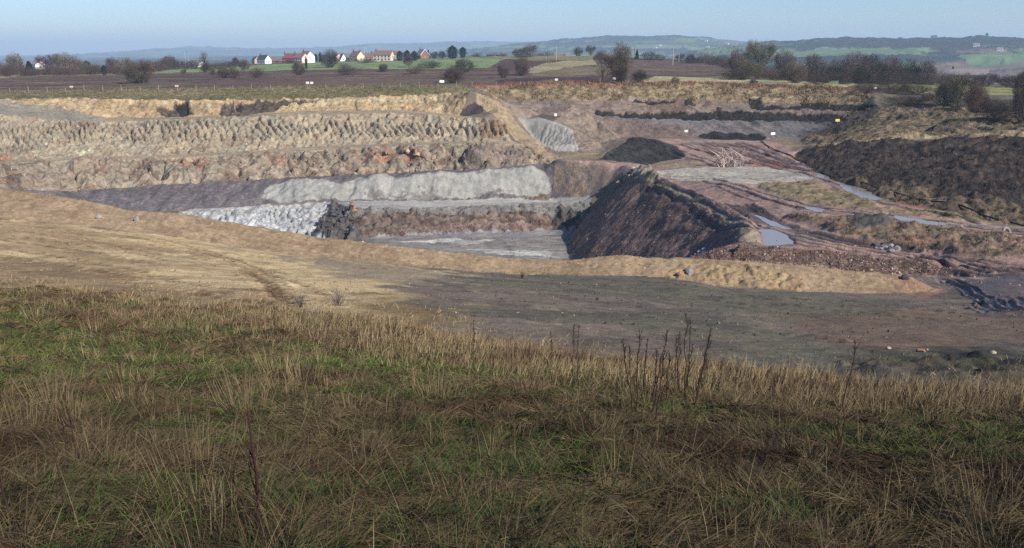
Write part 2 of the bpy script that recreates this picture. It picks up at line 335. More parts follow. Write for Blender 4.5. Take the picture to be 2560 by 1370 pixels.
# ------------------------------------------------------------------ zones: what the ground is made of, how rough it is
COL = np.zeros((NR, NU, 3), np.float32); WET = np.zeros((NR, NU), np.float32); ZID = np.zeros((NR, NU), np.int8)
def dens(poly, st=22.0):
    out = []
    for a, b in zip(poly, poly[1:] + poly[:1]):
        n = max(1, int(math.hypot(b[0] - a[0], b[1] - a[1]) / st))
        for k in range(n): out.append((a[0] + (b[0] - a[0]) * k / n, a[1] + (b[1] - a[1]) * k / n))
    return out
def pip(px, py, poly):
    ins = np.zeros(px.shape, bool); n = len(poly); j = n - 1
    for i in range(n):
        xi, yi = poly[i]; xj, yj = poly[j]
        if yi != yj:
            c = ((yi > py) != (yj > py)) & (px < (xj - xi) * (py - yi) / (yj - yi) + xi); ins ^= c
        j = i
    return ins
class Zone: pass
def rect(x0, x1, y0, y1):
    r0 = max(0, np.searchsorted(RY, y0)); r1 = min(NR, np.searchsorted(RY, y1) + 1)
    ys = (max(y0, -5) + 12, y1 + 12); us = [x / y for x in (x0, x1) for y in ys]
    c0 = max(0, np.searchsorted(U, min(us)) - 1); c1 = min(NU, np.searchsorted(U, max(us)) + 1)
    return r0, r1, c0, c1
def zone(poly, yr=(0, 1e9), warp=0.5, ws=2.0, world=None):
    pts = world if world is not None else [hit(p[0], p[1], *yr) for p in dens([q[:2] for q in poly])]
    pw = np.array(pts); z = Zone(); m = warp * 2 + 0.5
    z.rc = r0, r1, c0, c1 = rect(pw[:, 0].min() - m, pw[:, 0].max() + m, pw[:, 1].min() - m, pw[:, 1].max() + m)
    z.s = np.s_[r0:r1, c0:c1]; z.x = X[z.s]; z.y = Y[z.s]; z.z = ZB[z.s]
    wx = fbm(z.x / ws, z.y / ws + 91, 3) * warp; wy = fbm(z.x / ws + 57, z.y / ws, 3) * warp
    z.m = pip(z.x + wx, z.y + wy, pw.tolist()); return z
def soft(z, n=3): return blur(z.m.astype(float), n)
def box(a, r):
    for ax in (0, 1):
        n = a.shape[ax]; cs = np.concatenate([np.zeros_like(np.take(a, [0], ax)), np.cumsum(a, ax)], ax)
        i = np.arange(n); lo = np.maximum(0, i - r); hi = np.minimum(n, i + r + 1)
        sh = [1, 1]; sh[ax] = n; a = (np.take(cs, hi, ax) - np.take(cs, lo, ax)) / (hi - lo).reshape(sh)
    return a
def pale(c, s=0.82, k=0.98):
    """scene-referred tone of a surface from a picture tone: a little greyer, a little lighter"""
    l = (c * [0.3, 0.55, 0.15]).sum(-1, keepdims=True); return (l + (c - l) * s) * k
def paint(z, cols, sc=4.0, fine=0.9, face=False, wet=None, zid=None, k=1.0, st=1.0, blend=0, strata=0.0):
    """cols: main, second (large patches), third (specks)"""
    if z.m.size == 0: return z
    u, v = (z.x, z.z * 1.3 + z.y * 0.25) if face else (z.x, z.y)
    u = u / st
    a = sstep(-0.35, 0.45, fbm(u / sc, v / sc, 4))[..., None]
    c = lin(cols[0]) * (1 - a) + lin(cols[1 % len(cols)]) * a
    if len(cols) > 2:
        b = sstep(0.12, 0.5, fbm(u / fine + 31, v / fine, 3))[..., None] * 0.65; c = c * (1 - b) + lin(cols[2]) * b
    if len(cols) > 3:
        b = sstep(0.3, 0.55, fbm(u / (sc * 0.45) + 71, v / (sc * 0.3) + 13, 3))[..., None] * 0.6; c = c * (1 - b) + lin(cols[3]) * b
    c = pale(c)
    if strata: c = c * (1 + strata * (vn(z.z * 1.9 + 0.8 * fbm(z.x / 7, z.y / 7, 2), z.x / 40) + 0.6 * vn(z.z * 5.1 + 9, z.x / 25)))[..., None].clip(0.35, 1.6)
    if blend:
        m0 = box(box(z.m.astype(float), blend), blend); mm = sstep(0.25, 0.75, m0 + 0.38 * fbm(z.x / 1.7 + 3, z.y / 2.6, 4) + 0.1)
    else: mm = z.m.astype(float)
    mm = mm[..., None] * k
    COL[z.s] = COL[z.s] * (1 - mm) + c * mm
    if wet is not None: WET[z.s] = np.where(z.m, wet, WET[z.s])
    if zid is not None: ZID[z.s][z.m] = zid
    return z
def bumpz(z, d, n=3, lateral=False):
    Z[z.s] += d * soft(z, n)
def rev(a): return list(reversed(a))
GROUND, HILLSIDE, BUND, FACE, FLOOR, ROAD, FIELD, HILLS, PALE, RILL, SLOPE, DARK, BANK, MOUND, TALL, RUBBLE, CONE_ID = range(17)

# whole-ground defaults
t = sstep(-0.3, 0.4, fbm(X / 7, Y / 7, 4))[..., None]; g = sstep(0.0, 0.5, fbm(X / 2.2 + 9, Y / 2.2, 4))[..., None]
COL[:] = lin((124, 110, 94)) * (1 - t) + lin((110, 104, 84)) * t
COL[:] = pale(COL * (1 - 0.5 * g) + lin((84, 76, 72)) * 0.5 * g)
Z += np.where((Y > 18) & (Y < 130), 1, 0) * (fbm(X / 6, Y / 6, 4) * 0.10 + fbm(X / 1.1, Y / 1.1, 3) * 0.045)
# --- fields, far ground
far = Y > 258
t = sstep(-0.3, 0.4, fbm(X / 70, Y / 9, 4))[..., None]; g = sstep(0.1, 0.5, fbm(X / 30 + 5, Y / 3.5, 4))[..., None]
cf = lin((108, 84, 74)) * (1 - t) + lin((92, 74, 64)) * t; cf = cf * (1 - 0.7 * g) + lin((124, 110, 82)) * 0.7 * g
COL[far] = pale(cf, 0.8)[far]; ZID[far] = FIELD
Z += np.where((Y > 268) & (Y < 1000), 1, 0) * (fbm(X / 14, Y / 9, 4) * 0.35)
paint(zone([(300, 187), (380, 183), (640, 178), (900, 171.5), (1060, 173), (1222, 169), (1262, 147), (1180, 143), (1000, 150), (850, 153), (640, 163), (520, 166), (400, 172), (330, 180)], (400, 900), 2, 12), [(122, 144, 84), (132, 150, 92), (116, 136, 78)], 30, 6, st=3)
paint(zone([(1190, 141), (1300, 137), (1490, 138), (1490, 149), (1330, 152), (1262, 147)], (400, 900), 2, 12), [(136, 132, 84), (122, 116, 76), (146, 130, 92)], 30, 6, st=3)
paint(zone([(1262, 147), (1330, 152), (1490, 149), (1490, 154), (1400, 156), (1330, 172), (1222, 169)], (400, 900), 2, 12), [(96, 74, 66), (86, 68, 62)], 30, 6, st=3)
paint(zone([(1318, 176), (1360, 158), (1420, 151), (1498, 150), (1500, 162), (1410, 168), (1390, 178), (1330, 182)], (300, 760), 2, 8), [(158, 144, 104), (146, 134, 92), (168, 152, 110)], 20, 4, st=2)
paint(zone([(1330, 182), (1500, 162), (1510, 186), (1430, 190), (1320, 190)], (300, 760), 2, 8), [(124, 108, 80), (112, 104, 66), (132, 116, 84)], 15, 4, st=3)
paint(zone([(1240, 199), (1330, 195), (1500, 191), (1560, 193), (1560, 203), (1400, 204), (1240, 208)], (255, 430), 1.5, 8), [(84, 64, 66), (76, 60, 62)], 15, 3, st=3)
paint(zone([(1590, 203), (1640, 192), (1750, 193), (1990, 203), (2140, 212), (2110, 217), (2000, 215), (1850, 211), (1650, 208)], (255, 440), 1.2, 6), [(176, 164, 114), (160, 158, 104), (184, 172, 124)], 20, 3, st=3)
paint(zone([(2050, 202), (2300, 208), (2440, 214), (2560, 221), (3000, 236), (3000, 246), (2560, 238), (2300, 233), (2200, 219)], (245, 470), 1.5, 8), [(144, 146, 82), (136, 136, 78), (152, 150, 92)], 20, 3, st=3)
paint(zone([(-200, 199), (0, 196), (80, 190), (260, 187), (390, 185), (390, 180), (150, 183), (0, 188), (-200, 192)], (300, 600), 2, 8), [(164, 142, 96), (140, 128, 82)], 20, 3, st=3)
# --- valley and hills: pasture, hedged fields and dark woods
hm = Y > 950
xs, ys = X[hm], Y[hm]; h = ZB[hm]
pasture = lin((84, 108, 62)) + (lin((112, 126, 80)) - lin((84, 108, 62))) * sstep(-0.4, 0.4, fbm(xs / 260, ys / 420, 3))[:, None]
plough = lin((120, 100, 84)); q = sstep(0.35, 0.5, fbm(xs / 330 + 7, ys / 520, 2))[:, None]; pasture = pasture * (1 - q) + plough * q
wood = fbm(xs / 300 + 3, ys / 260 + h / 14.0, 4); hedge = np.minimum(np.abs(vn(xs / 210 + 50, ys / 330)), np.abs(vn(xs / 330, ys / 240 + 20)))
wm = np.maximum(sstep(-0.22, -0.02, wood), 0.8 * sstep(0.05, 0.02, hedge))[:, None]
COL[hm] = pasture * (1 - wm) + lin((44, 50, 48)) * wm; ZID[hm] = HILLS
Z[hm] += fbm(xs / 160, ys / 260, 4) * np.where(ys > 2000, 5, 1.5) * (1 + (ys > 6000)) + wm[:, 0] * np.where(ys > 1700, 7, 2) * (0.7 + 0.5 * np.abs(vn(xs / 16, ys / 60)))
paint(zone([(1960, 134), (2060, 122), (2200, 120), (2330, 124), (2360, 136), (2250, 140), (2100, 145), (1990, 148)], (1400, 3000), 15, 90), [(96, 124, 76), (108, 132, 82)], 200, 80)
paint(zone([(2380, 150), (2450, 138), (2560, 126), (2700, 126), (2700, 150), (2560, 160), (2440, 168)], (1400, 3000), 15, 90), [(96, 126, 72), (110, 134, 82)], 200, 80)
paint(zone([(1700, 120), (1850, 122), (1950, 128), (1930, 142), (1750, 134)], (1400, 5200), 15, 90), [(92, 120, 76), (108, 130, 82)], 200, 80)
paint(zone([(2000, 118), (2140, 103), (2330, 113), (2440, 122), (2380, 134), (2210, 117), (2080, 119), (2000, 128)], (1400, 3000), 15, 60), [(50, 56, 46), (58, 56, 48)], 90, 40)

# --- rims and verges
vl = zone([(-500, 252)] + [(p[0], p[1] + 1.0) for p in RT[1:]] + [(1170, 222), (1160, 212), (600, 218), (0, 228), (-500, 234)], (215, 268), 0.4, 2)
paint(vl, [(120, 108, 74), (100, 100, 60), (146, 126, 92)], 5, 1.2, zid=FIELD); bumpz(vl, fbm(X[vl.s] / 1.6, Y[vl.s] / 1.6, 3) * 0.25)
vr = zone([(1180, 216), (1400, 206), (1800, 211), (2000, 216), (2100, 220), (2190, 237), (2155, 262), (2000, 258), (1800, 254), (1600, 247), (1450, 251), (1240, 248)], (225, 275), 0.8, 3)
paint(vr, [(150, 130, 94), (128, 106, 80), (164, 144, 106), (112, 96, 66)], 5, 1.4, zid=FIELD); bumpz(vr, fbm(X[vr.s] / 2.5, Y[vr.s] / 2.5, 4) * 0.5)
rr = zone([(1180, 213), (1400, 205), (1700, 206), (2100, 219), (2190, 236), (2100, 227), (1750, 215), (1400, 216), (1190, 222)], (228, 275), 1.2, 3)
paint(rr, [(136, 94, 74), (150, 110, 80), (120, 80, 66)], 4, 1.0, k=0.8)

# --- pit: general brown-grey ground of the back basin
bz = zone([(1176, 222), (1250, 250), (1480, 250), (2150, 262), (2000, 350), (1985, 395), (1712, 392), (1620, 412), (1400, 402), (1290, 318)], (180, 262), 0.6, 3)
paint(bz, [(140, 122, 104), (124, 110, 96), (150, 130, 108), (112, 92, 80)], 5, 1.3, zid=FLOOR)
bw = zone([(1250, 248), (1450, 251), (1600, 247), (1800, 254), (2000, 259), (2150, 265), (2120, 298), (1995, 342), (1900, 350), (1800, 348), (1600, 341), (1500, 336), (1430, 300), (1300, 270)], (205, 262), 0.4, 2)
paint(bw, [(144, 124, 108), (130, 114, 102), (154, 130, 110), (116, 92, 80)], 6, 1.3, face=True, zid=FACE, st=1.0, strata=0.16)
q = zone([(1480, 290), (1600, 292), (1800, 289), (2000, 296), (2120, 301), (2060, 326), (1995, 341), (1900, 347), (1800, 343), (1600, 335), (1500, 326)], (205, 262), 0.5, 2); paint(q, [(130, 123, 118), (116, 110, 108), (138, 122, 112)], 8, 2.5, face=True, strata=0.1)
q = zone([(1440, 300), (1560, 298), (1690, 312), (1760, 335), (1700, 345), (1560, 345), (1500, 330)], (205, 262), 1.2, 3); paint(q, [(132, 106, 90), (118, 98, 86), (142, 118, 98)], 4, 1.2, k=0.8)
q = zone([(1590, 250), (1720, 254), (1716, 284), (1660, 280)], (205, 262), 0.8, 2); paint(q, [(116, 92, 76), (104, 84, 72), (134, 110, 90)], 3, 0.8, face=True, k=0.8)
th = bw.x * 0.15 + bw.z; bumpz(bw, fbm(bw.x / 2.4, bw.z / 1.2, 4) * 0.3 - 0.45 * np.abs(fbm(bw.x / 5 + bw.z / 4, bw.z / 6, 3)))
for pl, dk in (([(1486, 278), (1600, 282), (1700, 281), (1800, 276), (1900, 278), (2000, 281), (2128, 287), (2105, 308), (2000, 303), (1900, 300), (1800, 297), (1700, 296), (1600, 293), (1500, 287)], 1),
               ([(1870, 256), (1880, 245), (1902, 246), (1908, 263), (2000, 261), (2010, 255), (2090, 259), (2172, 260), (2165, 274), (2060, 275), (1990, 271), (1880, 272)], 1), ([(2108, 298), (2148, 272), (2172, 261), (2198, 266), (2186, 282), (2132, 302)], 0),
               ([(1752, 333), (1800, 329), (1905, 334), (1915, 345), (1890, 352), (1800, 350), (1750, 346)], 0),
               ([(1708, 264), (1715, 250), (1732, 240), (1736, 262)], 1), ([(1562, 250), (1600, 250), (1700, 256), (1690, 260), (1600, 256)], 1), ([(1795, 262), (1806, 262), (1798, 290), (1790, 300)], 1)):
    q = zone(pl, (205, 262), 0.6, 1.0); paint(q, [(36, 35, 36), (46, 44, 42), (60, 54, 48)], 1.5, 0.7, k=0.95, zid=FACE)  # black seam and wet foot; overhang shade and the right-end shadow are painted in
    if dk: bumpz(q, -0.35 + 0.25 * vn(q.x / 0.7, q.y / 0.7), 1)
q = zone([(1935, 296), (2100, 300), (2060, 326), (1990, 340), (1935, 346)], (215, 250), 0.4, 2); paint(q, [(112, 108, 104), (100, 98, 96)], 3, 1, k=0.8)
q = zone([(1900, 352), (1960, 352), (2010, 362), (2000, 372), (1930, 362)], (185, 240), 0.5, 2); paint(q, [(156, 136, 92), (140, 120, 84)], 3, 1)
tl = zone([(1425, 266), (1455, 271), (1500, 298), (1556, 346), (1510, 374), (1448, 378), (1432, 326), (1390, 292)], (205, 255), 0.4, 2)
paint(tl, [(140, 122, 102), (126, 110, 95), (152, 132, 108)], 3, 0.9, zid=TALL); bumpz(tl, fbm(tl.x / 2, tl.y / 2, 4) * 0.4)
q = zone([(1345, 287), (1400, 288), (1385, 305), (1350, 297)], (215, 255), 0.4, 2); paint(q, [(104, 88, 82), (92, 80, 78)], 2, 0.8)
rl = zone([(1298, 301), (1312, 293), (1345, 294), (1400, 309), (1430, 323), (1447, 374), (1440, 379), (1395, 379), (1340, 354)], (205, 235), 0.25, 1.2)
paint(rl, [(164, 159, 147), (153, 150, 140), (172, 166, 152)], 4, 0.7, face=True, zid=RILL)
ph = (rl.x - 0.55 * (rl.z + 20) + 0.9 * fbm(rl.x / 1.6, rl.z / 1.6, 3)) / 1.15
dn = sstep(-17.0, -18.4, rl.z); bumpz(rl, -0.36 * np.exp(-(((ph % 1) - 0.5) / 0.13) ** 2) * dn * (0.55 + 0.7 * np.abs(vn(np.floor(ph) * 3.7, rl.z * 0 + 5))), 2)
q = zone([(1405, 384), (1525, 381), (1490, 393), (1402, 397)], (185, 225), 0.5, 2); paint(q, [(156, 136, 96), (140, 122, 88)], 2, 0.8)

# --- left faces
ex = lambda L, d=0: [(p[0], p[1] + d) for p in L]
f1 = zone(ex(RT, 0.5) + rev(ex(T1)), (150, 246), 0.25, 1.5)
paint(f1, [(188, 160, 110), (176, 146, 104), (202, 180, 136), (146, 112, 84)], 4, 1.0, face=True, zid=FACE, strata=0.12)
jb = vn(np.floor(f1.x / 2.3 + 0.5 * vn(f1.x / 9, f1.z)) * 3.1, np.floor(f1.z / 1.4 + 0.3 * vn(f1.x / 5, f1.x * 0)) * 2.3)
bumpz(f1, 0.5 * jb + 0.28 * fbm(f1.x / 0.9, f1.z / 0.7, 4) + 0.3 * ((f1.z / 1.1 + 0.4 * fbm(f1.x / 4, f1.z, 3)) % 1 - 0.5), 1)
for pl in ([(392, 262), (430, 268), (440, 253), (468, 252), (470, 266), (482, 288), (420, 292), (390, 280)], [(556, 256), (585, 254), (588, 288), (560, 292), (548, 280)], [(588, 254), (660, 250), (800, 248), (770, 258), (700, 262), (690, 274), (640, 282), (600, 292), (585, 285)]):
    q = zone(pl, (150, 246), 0.3, 0.8); paint(q, [(78, 68, 66), (64, 58, 60), (118, 98, 80)], 1.4, 0.6, face=True, k=0.92)  # dark pockets: recess shade and wet staining painted into the face
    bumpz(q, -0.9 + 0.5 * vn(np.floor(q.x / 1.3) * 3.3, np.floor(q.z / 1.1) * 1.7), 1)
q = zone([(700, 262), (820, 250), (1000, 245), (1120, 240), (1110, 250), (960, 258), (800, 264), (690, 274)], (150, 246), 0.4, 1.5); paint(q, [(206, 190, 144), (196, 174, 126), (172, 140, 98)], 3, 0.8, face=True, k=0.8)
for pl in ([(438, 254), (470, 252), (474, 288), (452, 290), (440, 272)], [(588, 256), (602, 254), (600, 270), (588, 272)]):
    q = zone(pl, (150, 246), 0.2, 0.6); paint(q, [(46, 44, 50), (54, 50, 54)], 1, 0.5, k=0.95); bumpz(q, -0.5 * np.ones_like(q.x), 1)  # innermost recesses blackened, their shade put into the colour
q = zone([(1150, 288), (1165, 266), (1190, 256), (1212, 266), (1200, 284), (1160, 292)], (215, 240), 0.3, 1.2); paint(q, [(62, 56, 58), (80, 70, 66)], 1, 0.5)  # shadow below the corner, painted on as a dark patch
b1 = zone(ex(T1) + rev(ex(E1)), (150, 246), 0.25, 1.5); paint(b1, [(172, 150, 116), (156, 138, 110), (184, 162, 124)], 4, 1, zid=FACE)
q = zone([(-500, 256), (0, 252), (60, 258), (120, 266), (180, 274), (230, 287), (280, 298), (180, 304), (100, 298), (0, 285), (-500, 300)], (150, 240), 0.3, 2); paint(q, [(154, 144, 122), (142, 134, 120), (164, 150, 122)], 3, 0.8)
f2 = zone(ex(E1) + rev(ex(T2)), (140, 232), 0.3, 1.5)
paint(f2, [(170, 152, 122), (156, 145, 121), (184, 167, 135), (146, 120, 96)], 5, 0.7, face=True, strata=0.06, zid=FACE)
ph = (f2.x * 215 / f2.y + 0.75 * f2.z + 1.1 * fbm(f2.x / 5, f2.z / 3, 3)) / 1.7
rid = np.abs(np.sin(np.pi * ph)); on = sstep(-16.3, -17.3, f2.z) * sstep(0.0, 1.6, f2.z - (np.interp(f2.x, [-150, 0, 0.1], [-23.4, -20.6, -20.6]) + 0.6))
amp = 0.8 + 0.6 * vn(np.floor(ph) * 1.7, f2.z * 0.25)
bumpz(f2, on * amp * (-1.75 * (1 - rid) ** 1.9 + 0.3) * (0.6 + 0.6 * sstep(-0.3, 0.4, fbm(f2.x / 7, f2.z / 4 + 7, 3))) + 0.75 * fbm(f2.x / 1.1, f2.z / 0.7, 4), 1)
q = zone([(190, 378), (215, 374), (238, 362), (237, 384), (200, 388)], (140, 232), 0.1, 1.5); paint(q, [(196, 190, 150), (202, 194, 160)], 2, 1)
b2 = zone(ex(T2) + rev(ex(E2)), (140, 225), 0.25, 1.5); paint(b2, [(172, 150, 118), (154, 142, 116), (184, 160, 124)], 4, 1, zid=FACE)
f3 = zone(ex(E2) + rev(ex(T3)), (120, 212), 0.3, 1.5)
paint(f3, [(162, 142, 117), (148, 137, 116), (176, 154, 126), (130, 100, 82)], 3, 0.6, face=True, strata=0.14, zid=FACE)
rk = fbm(f3.x / 2.6 + f3.z / 4, f3.z / 1.7, 5)
bumpz(f3, 1.25 * np.abs(rk) * np.sign(rk) + 0.7 * ((f3.z / 1.5 + 0.7 * fbm(f3.x / 5, f3.z, 3)) % 1 - 0.5) - 0.8 * sstep(0.1, 0.02, np.abs(vn(f3.x / 4.5 + f3.z / 3, f3.z / 7))), 1)
lg = sstep(0.30, 0.42, fbm(f3.x / 4.5 + 60, f3.z / 0.9, 3)); bumpz(f3, -0.8 * lg, 1); mq = (lg * f3.m * 0.5)[..., None]; COL[f3.s] = COL[f3.s] * (1 - mq) + lin((84, 64, 54)) * mq  # crevice shade put into the colour of the cut-back ledges
for pl, pc in (([(-60, 380), (14, 384), (26, 402), (10, 414), (-60, 412)], (168, 104, 74)), ([(8, 420), (40, 424), (62, 470), (20, 468)], (112, 88, 74)), ([(1200, 304), (1255, 302), (1290, 340), (1250, 350), (1200, 345)], (150, 112, 76))):
    q = zone(pl, (120, 232), 0.6, 1.5); paint(q, [pc, tuple(0.9 * v for v in pc)], 2, 0.8, k=0.7)
for pl in ([(640, 378), (660, 386), (700, 398), (770, 402), (700, 412)], [(880, 384), (980, 374), (1060, 384), (1080, 400), (960, 402), (900, 398)], [(250, 415), (268, 412), (262, 440), (252, 440)], [(460, 398), (520, 396), (560, 420), (490, 430)]):
    q = zone(pl, (120, 212), 0.8, 1.5); paint(q, [(164, 112, 84), (150, 104, 80)], 2, 0.8, face=True, k=0.6)
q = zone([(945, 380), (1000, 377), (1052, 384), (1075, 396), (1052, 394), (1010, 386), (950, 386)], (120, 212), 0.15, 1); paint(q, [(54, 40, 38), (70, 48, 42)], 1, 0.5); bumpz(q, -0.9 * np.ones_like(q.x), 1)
q = zone([(1130, 410), (1160, 385), (1190, 363), (1200, 372), (1180, 400), (1150, 422)], (120, 212), 0.4, 1.5); paint(q, [(112, 104, 100), (128, 116, 106)], 2, 0.8)
db = zone(ex(T3, 1) + [(1440, 402), (1480, 402), (1478, 492)] + rev(ex(T4)), (110, 203), 0.3, 1.5)
paint(db, [(118, 108, 108), (106, 98, 100), (130, 120, 116)], 5, 1.0, face=True, zid=FACE); bumpz(db, fbm(db.x / 2.0, db.z / 2.0, 4) * 0.3)
q = zone([(1385, 412), (1440, 404), (1500, 404), (1545, 440), (1500, 485), (1440, 494), (1380, 490)], (160, 203), 0.6, 2); paint(q, [(146, 124, 104), (128, 112, 104), (154, 130, 100)], 3, 0.9)
ne = zone([(1176, 226), (1252, 256), (1300, 318), (1350, 360), (1410, 398), (1385, 410), (1310, 362), (1285, 345), (1255, 300), (1190, 262)], (195, 238), 0.3, 1.5)
paint(ne, [(168, 144, 108), (156, 132, 102), (178, 154, 116)], 3, 1.0, zid=FACE); bumpz(ne, fbm(ne.x / 2, ne.y / 2, 4) * 0.3)
hp = zone([(655, 492), (665, 472), (690, 458), (740, 446), (800, 447), (862, 459), (900, 441), (960, 436), (1000, 444), (1060, 435), (1110, 429), (1170, 428), (1220, 422), (1270, 420), (1320, 415), (1352, 426), (1372, 446), (1379, 472), (1360, 490), (1240, 488), (1150, 493), (1000, 499), (900, 498), (800, 501), (700, 506)], (175, 200), 0.3, 1.2)
paint(hp, [(168, 166, 154), (157, 156, 146), (176, 173, 161), (138, 134, 127)], 3, 0.8, face=True, zid=PALE)
bumpz(hp, 0.28 * np.abs(np.sin(np.pi * (hp.x / 8.2 + 0.25 * fbm(hp.x / 9, hp.y / 9, 2)))) - 0.3 + 0.15 * fbm(hp.x / 1.2, hp.y / 1.2, 4))
for pl in ([(915, 498), (920, 476), (950, 478), (975, 494), (950, 500)], [(975, 497), (990, 486), (1030, 490), (1060, 474), (1090, 478), (1095, 494)], [(1180, 492), (1230, 486), (1245, 472), (1260, 488), (1320, 490)]):
    q = zone(pl, (175, 200), 1.0, 1.0); paint(q, [(118, 112, 108), (134, 128, 122)], 1, 0.6, k=0.85)
wf = zone([(440, 534), (520, 524), (600, 518), (700, 511), (790, 507), (850, 511), (852, 530), (842, 560), (850, 605), (760, 602), (600, 594), (450, 582)], (150, 184), 0.4, 1.5)
paint(wf, [(188, 189, 185), (166, 168, 166), (208, 208, 202), (122, 124, 124)], 1.6, 0.5, face=True, zid=FACE)
ph = (wf.x + 1.3 * wf.z + 1.2 * fbm(wf.x / 3, wf.z / 2, 3)) / 1.3
bumpz(wf, -0.75 * (1 - np.abs(np.sin(np.pi * ph))) * (0.5 + vn(wf.x / 3, wf.z)) + 0.5 * fbm(wf.x / 0.9, wf.z / 0.6, 4), 1)
pb = zone(ex(T4[4:]) + [(1475, 492), (1478, 505)] + rev(ex(LT)), (150, 192), 0.35, 1.5)
paint(pb, [(178, 174, 163), (158, 154, 147), (188, 184, 173)], 5, 0.8, st=3, zid=ROAD)
q = zone([(1310, 494), (1350, 489), (1380, 494), (1372, 501), (1330, 502)], (150, 192), 0.4, 1); paint(q, [(112, 94, 72), (132, 112, 84)], 1, 0.4); bumpz(q, 0.3 + 0.3 * vn(q.x / 0.5, q.y / 0.5))
lf = zone([(858, 512), (882, 520), (1000, 521), (1200, 514), (1450, 507), (1480, 506), (1478, 530), (1450, 562), (1425, 573), (1200, 582), (1000, 590), (905, 594), (868, 560)], (150, 184), 0.35, 1.5)
paint(lf, [(120, 97, 84), (106, 92, 84), (140, 120, 102), (86, 64, 54)], 3, 0.6, face=True, strata=0.38, zid=FACE)
q = zone([(882, 520), (1000, 520), (1200, 513), (1470, 506), (1470, 530), (1380, 545), (1300, 528), (1200, 536), (1100, 534), (1000, 532), (880, 540)], (150, 184), 0.8, 1.5); paint(q, [(152, 148, 138), (134, 130, 122)], 2, 0.7, face=True, k=0.75)
bumpz(lf, 0.55 * fbm(lf.x / 1.3 + lf.z / 0.9, lf.z / 0.7, 5) + 0.4 * ((lf.z / 0.7 + 0.35 * fbm(lf.x / 5, lf.z, 3)) % 1 - 0.5) - 0.5 * sstep(0.1, 0.0, np.abs(vn(lf.x / 2.2 + lf.z / 1.2, lf.z / 5))), 1)
q = zone([(1375, 540), (1400, 522), (1450, 528), (1452, 552), (1425, 566), (1380, 572)], (150, 184), 0.6, 1); paint(q, [(70, 66, 66), (92, 86, 82)], 1, 0.5, k=0.8); bumpz(q, 0.8 * fbm(q.x / 0.9, q.z / 1.4, 3), 1)
ns = zone([(826, 512), (850, 508), (884, 522), (870, 545), (908, 594), (846, 608), (788, 586), (806, 556)], (155, 186), 0.2, 1)
paint(ns, [(92, 88, 88), (68, 66, 70), (122, 116, 110), (112, 90, 74)], 1.6, 0.6, face=True); bumpz(ns, 1.3 * fbm(ns.x / 1.7, ns.z / 1.3, 4) + 0.5, 1)  # shadow on the nose block painted in with its dark rock tones
fl = zone([(905, 592), (1000, 588), (1200, 581), (1425, 572), (1450, 562), (1428, 600), (1424, 640), (1380, 665), (900, 650)], (110, 178), 0.5, 2)
paint(fl, [(142, 135, 126), (124, 118, 112), (156, 148, 138), (104, 99, 96)], 5, 1.4, st=2, zid=FLOOR)
q = zone([(1000, 605), (1150, 597), (1230, 602), (1200, 610), (1100, 609)], (110, 178), 2.2, 4); paint(q, [(204, 200, 190), (176, 172, 164)], 2, 0.8, k=0.9)
q = zone([(1180, 628), (1330, 622), (1428, 640), (1300, 640)], (110, 178), 2.6, 4); paint(q, [(204, 200, 190), (170, 166, 158)], 2, 0.8, k=0.9)
q = zone([(1010, 588), (1200, 580), (1425, 570), (1428, 585), (1300, 594), (1150, 594)], (150, 178), 0.6, 2); paint(q, [(138, 132, 132), (150, 144, 140)], 3, 1, face=True, k=0.8)
cz = Zone(); r0, r1, c0, c1 = rect(-30, 16, 188, 217); cz.s = np.s_[r0:r1, c0:c1]; cz.x, cz.y, cz.z, cz.m = X[cz.s], Y[cz.s], ZB[cz.s], CONEM[cz.s]
paint(cz, [(128, 114, 104), (140, 122, 104), (116, 106, 100), (152, 130, 106)], 4, 0.8, face=True, zid=CONE_ID); bumpz(cz, 0.22 * fbm(cz.x / 1.4, cz.y / 1.4, 4) + 0.1, 2)
# --- haul-road level on the right
hr = zone([(1400, 397), (1620, 412), (1712, 392), (1690, 364), (1640, 347), (1750, 345), (1920, 352), (2004, 372), (1988, 396), (2012, 414), (2060, 443), (2200, 497), (2400, 543), (2560, 568), (3000, 600), (3000, 790), (2560, 735), (2400, 735), (2330, 700), (2300, 660), (2100, 634), (1900, 616), (1850, 602), (1760, 517), (1640, 460), (1575, 441)], (74, 216), 0.5, 2)
paint(hr, [(168, 132, 114), (146, 124, 114), (174, 142, 120), (120, 98, 90)], 7, 1.6, st=1.6, zid=ROAD, wet=0.1); bumpz(hr, fbm(hr.x / 2, hr.y / 3, 4) * 0.14)
q = zone([(1600, 412), (1700, 398), (1780, 408), (1770, 416), (1640, 420)], (150, 216), 0.6, 2); paint(q, [(164, 140, 108), (150, 124, 96)], 2, 0.8)
q = zone([(1640, 428), (1700, 421), (1800, 419), (1920, 418), (1990, 428), (2035, 445), (1990, 456), (1850, 459), (1740, 454), (1650, 443)], (140, 176), 0.8, 3); paint(q, [(178, 170, 150), (156, 146, 132), (188, 180, 160)], 4, 1, st=3)
q = zone([(1850, 405), (1960, 398), (2060, 420), (2110, 455), (2000, 425), (1900, 415)], (120, 190), 1.0, 3); paint(q, [(150, 96, 76), (136, 98, 82)], 3, 1, k=0.8)
q = zone([(1740, 362), (1850, 356), (1960, 380), (1900, 395), (1800, 398)], (165, 212), 1.0, 3); paint(q, [(142, 100, 84), (124, 98, 88)], 3, 1, k=0.7)
q = zone([(1895, 458), (2010, 456), (2120, 478), (2210, 522), (2380, 534), (2470, 560), (2200, 534), (2060, 514), (1950, 494)], (96, 160), 0.7, 2.5); paint(q, [(138, 118, 84), (116, 104, 70), (152, 132, 92)], 3, 0.8); bumpz(q, 0.25 + 0.3 * fbm(q.x / 1.4, q.y / 1.4, 4))
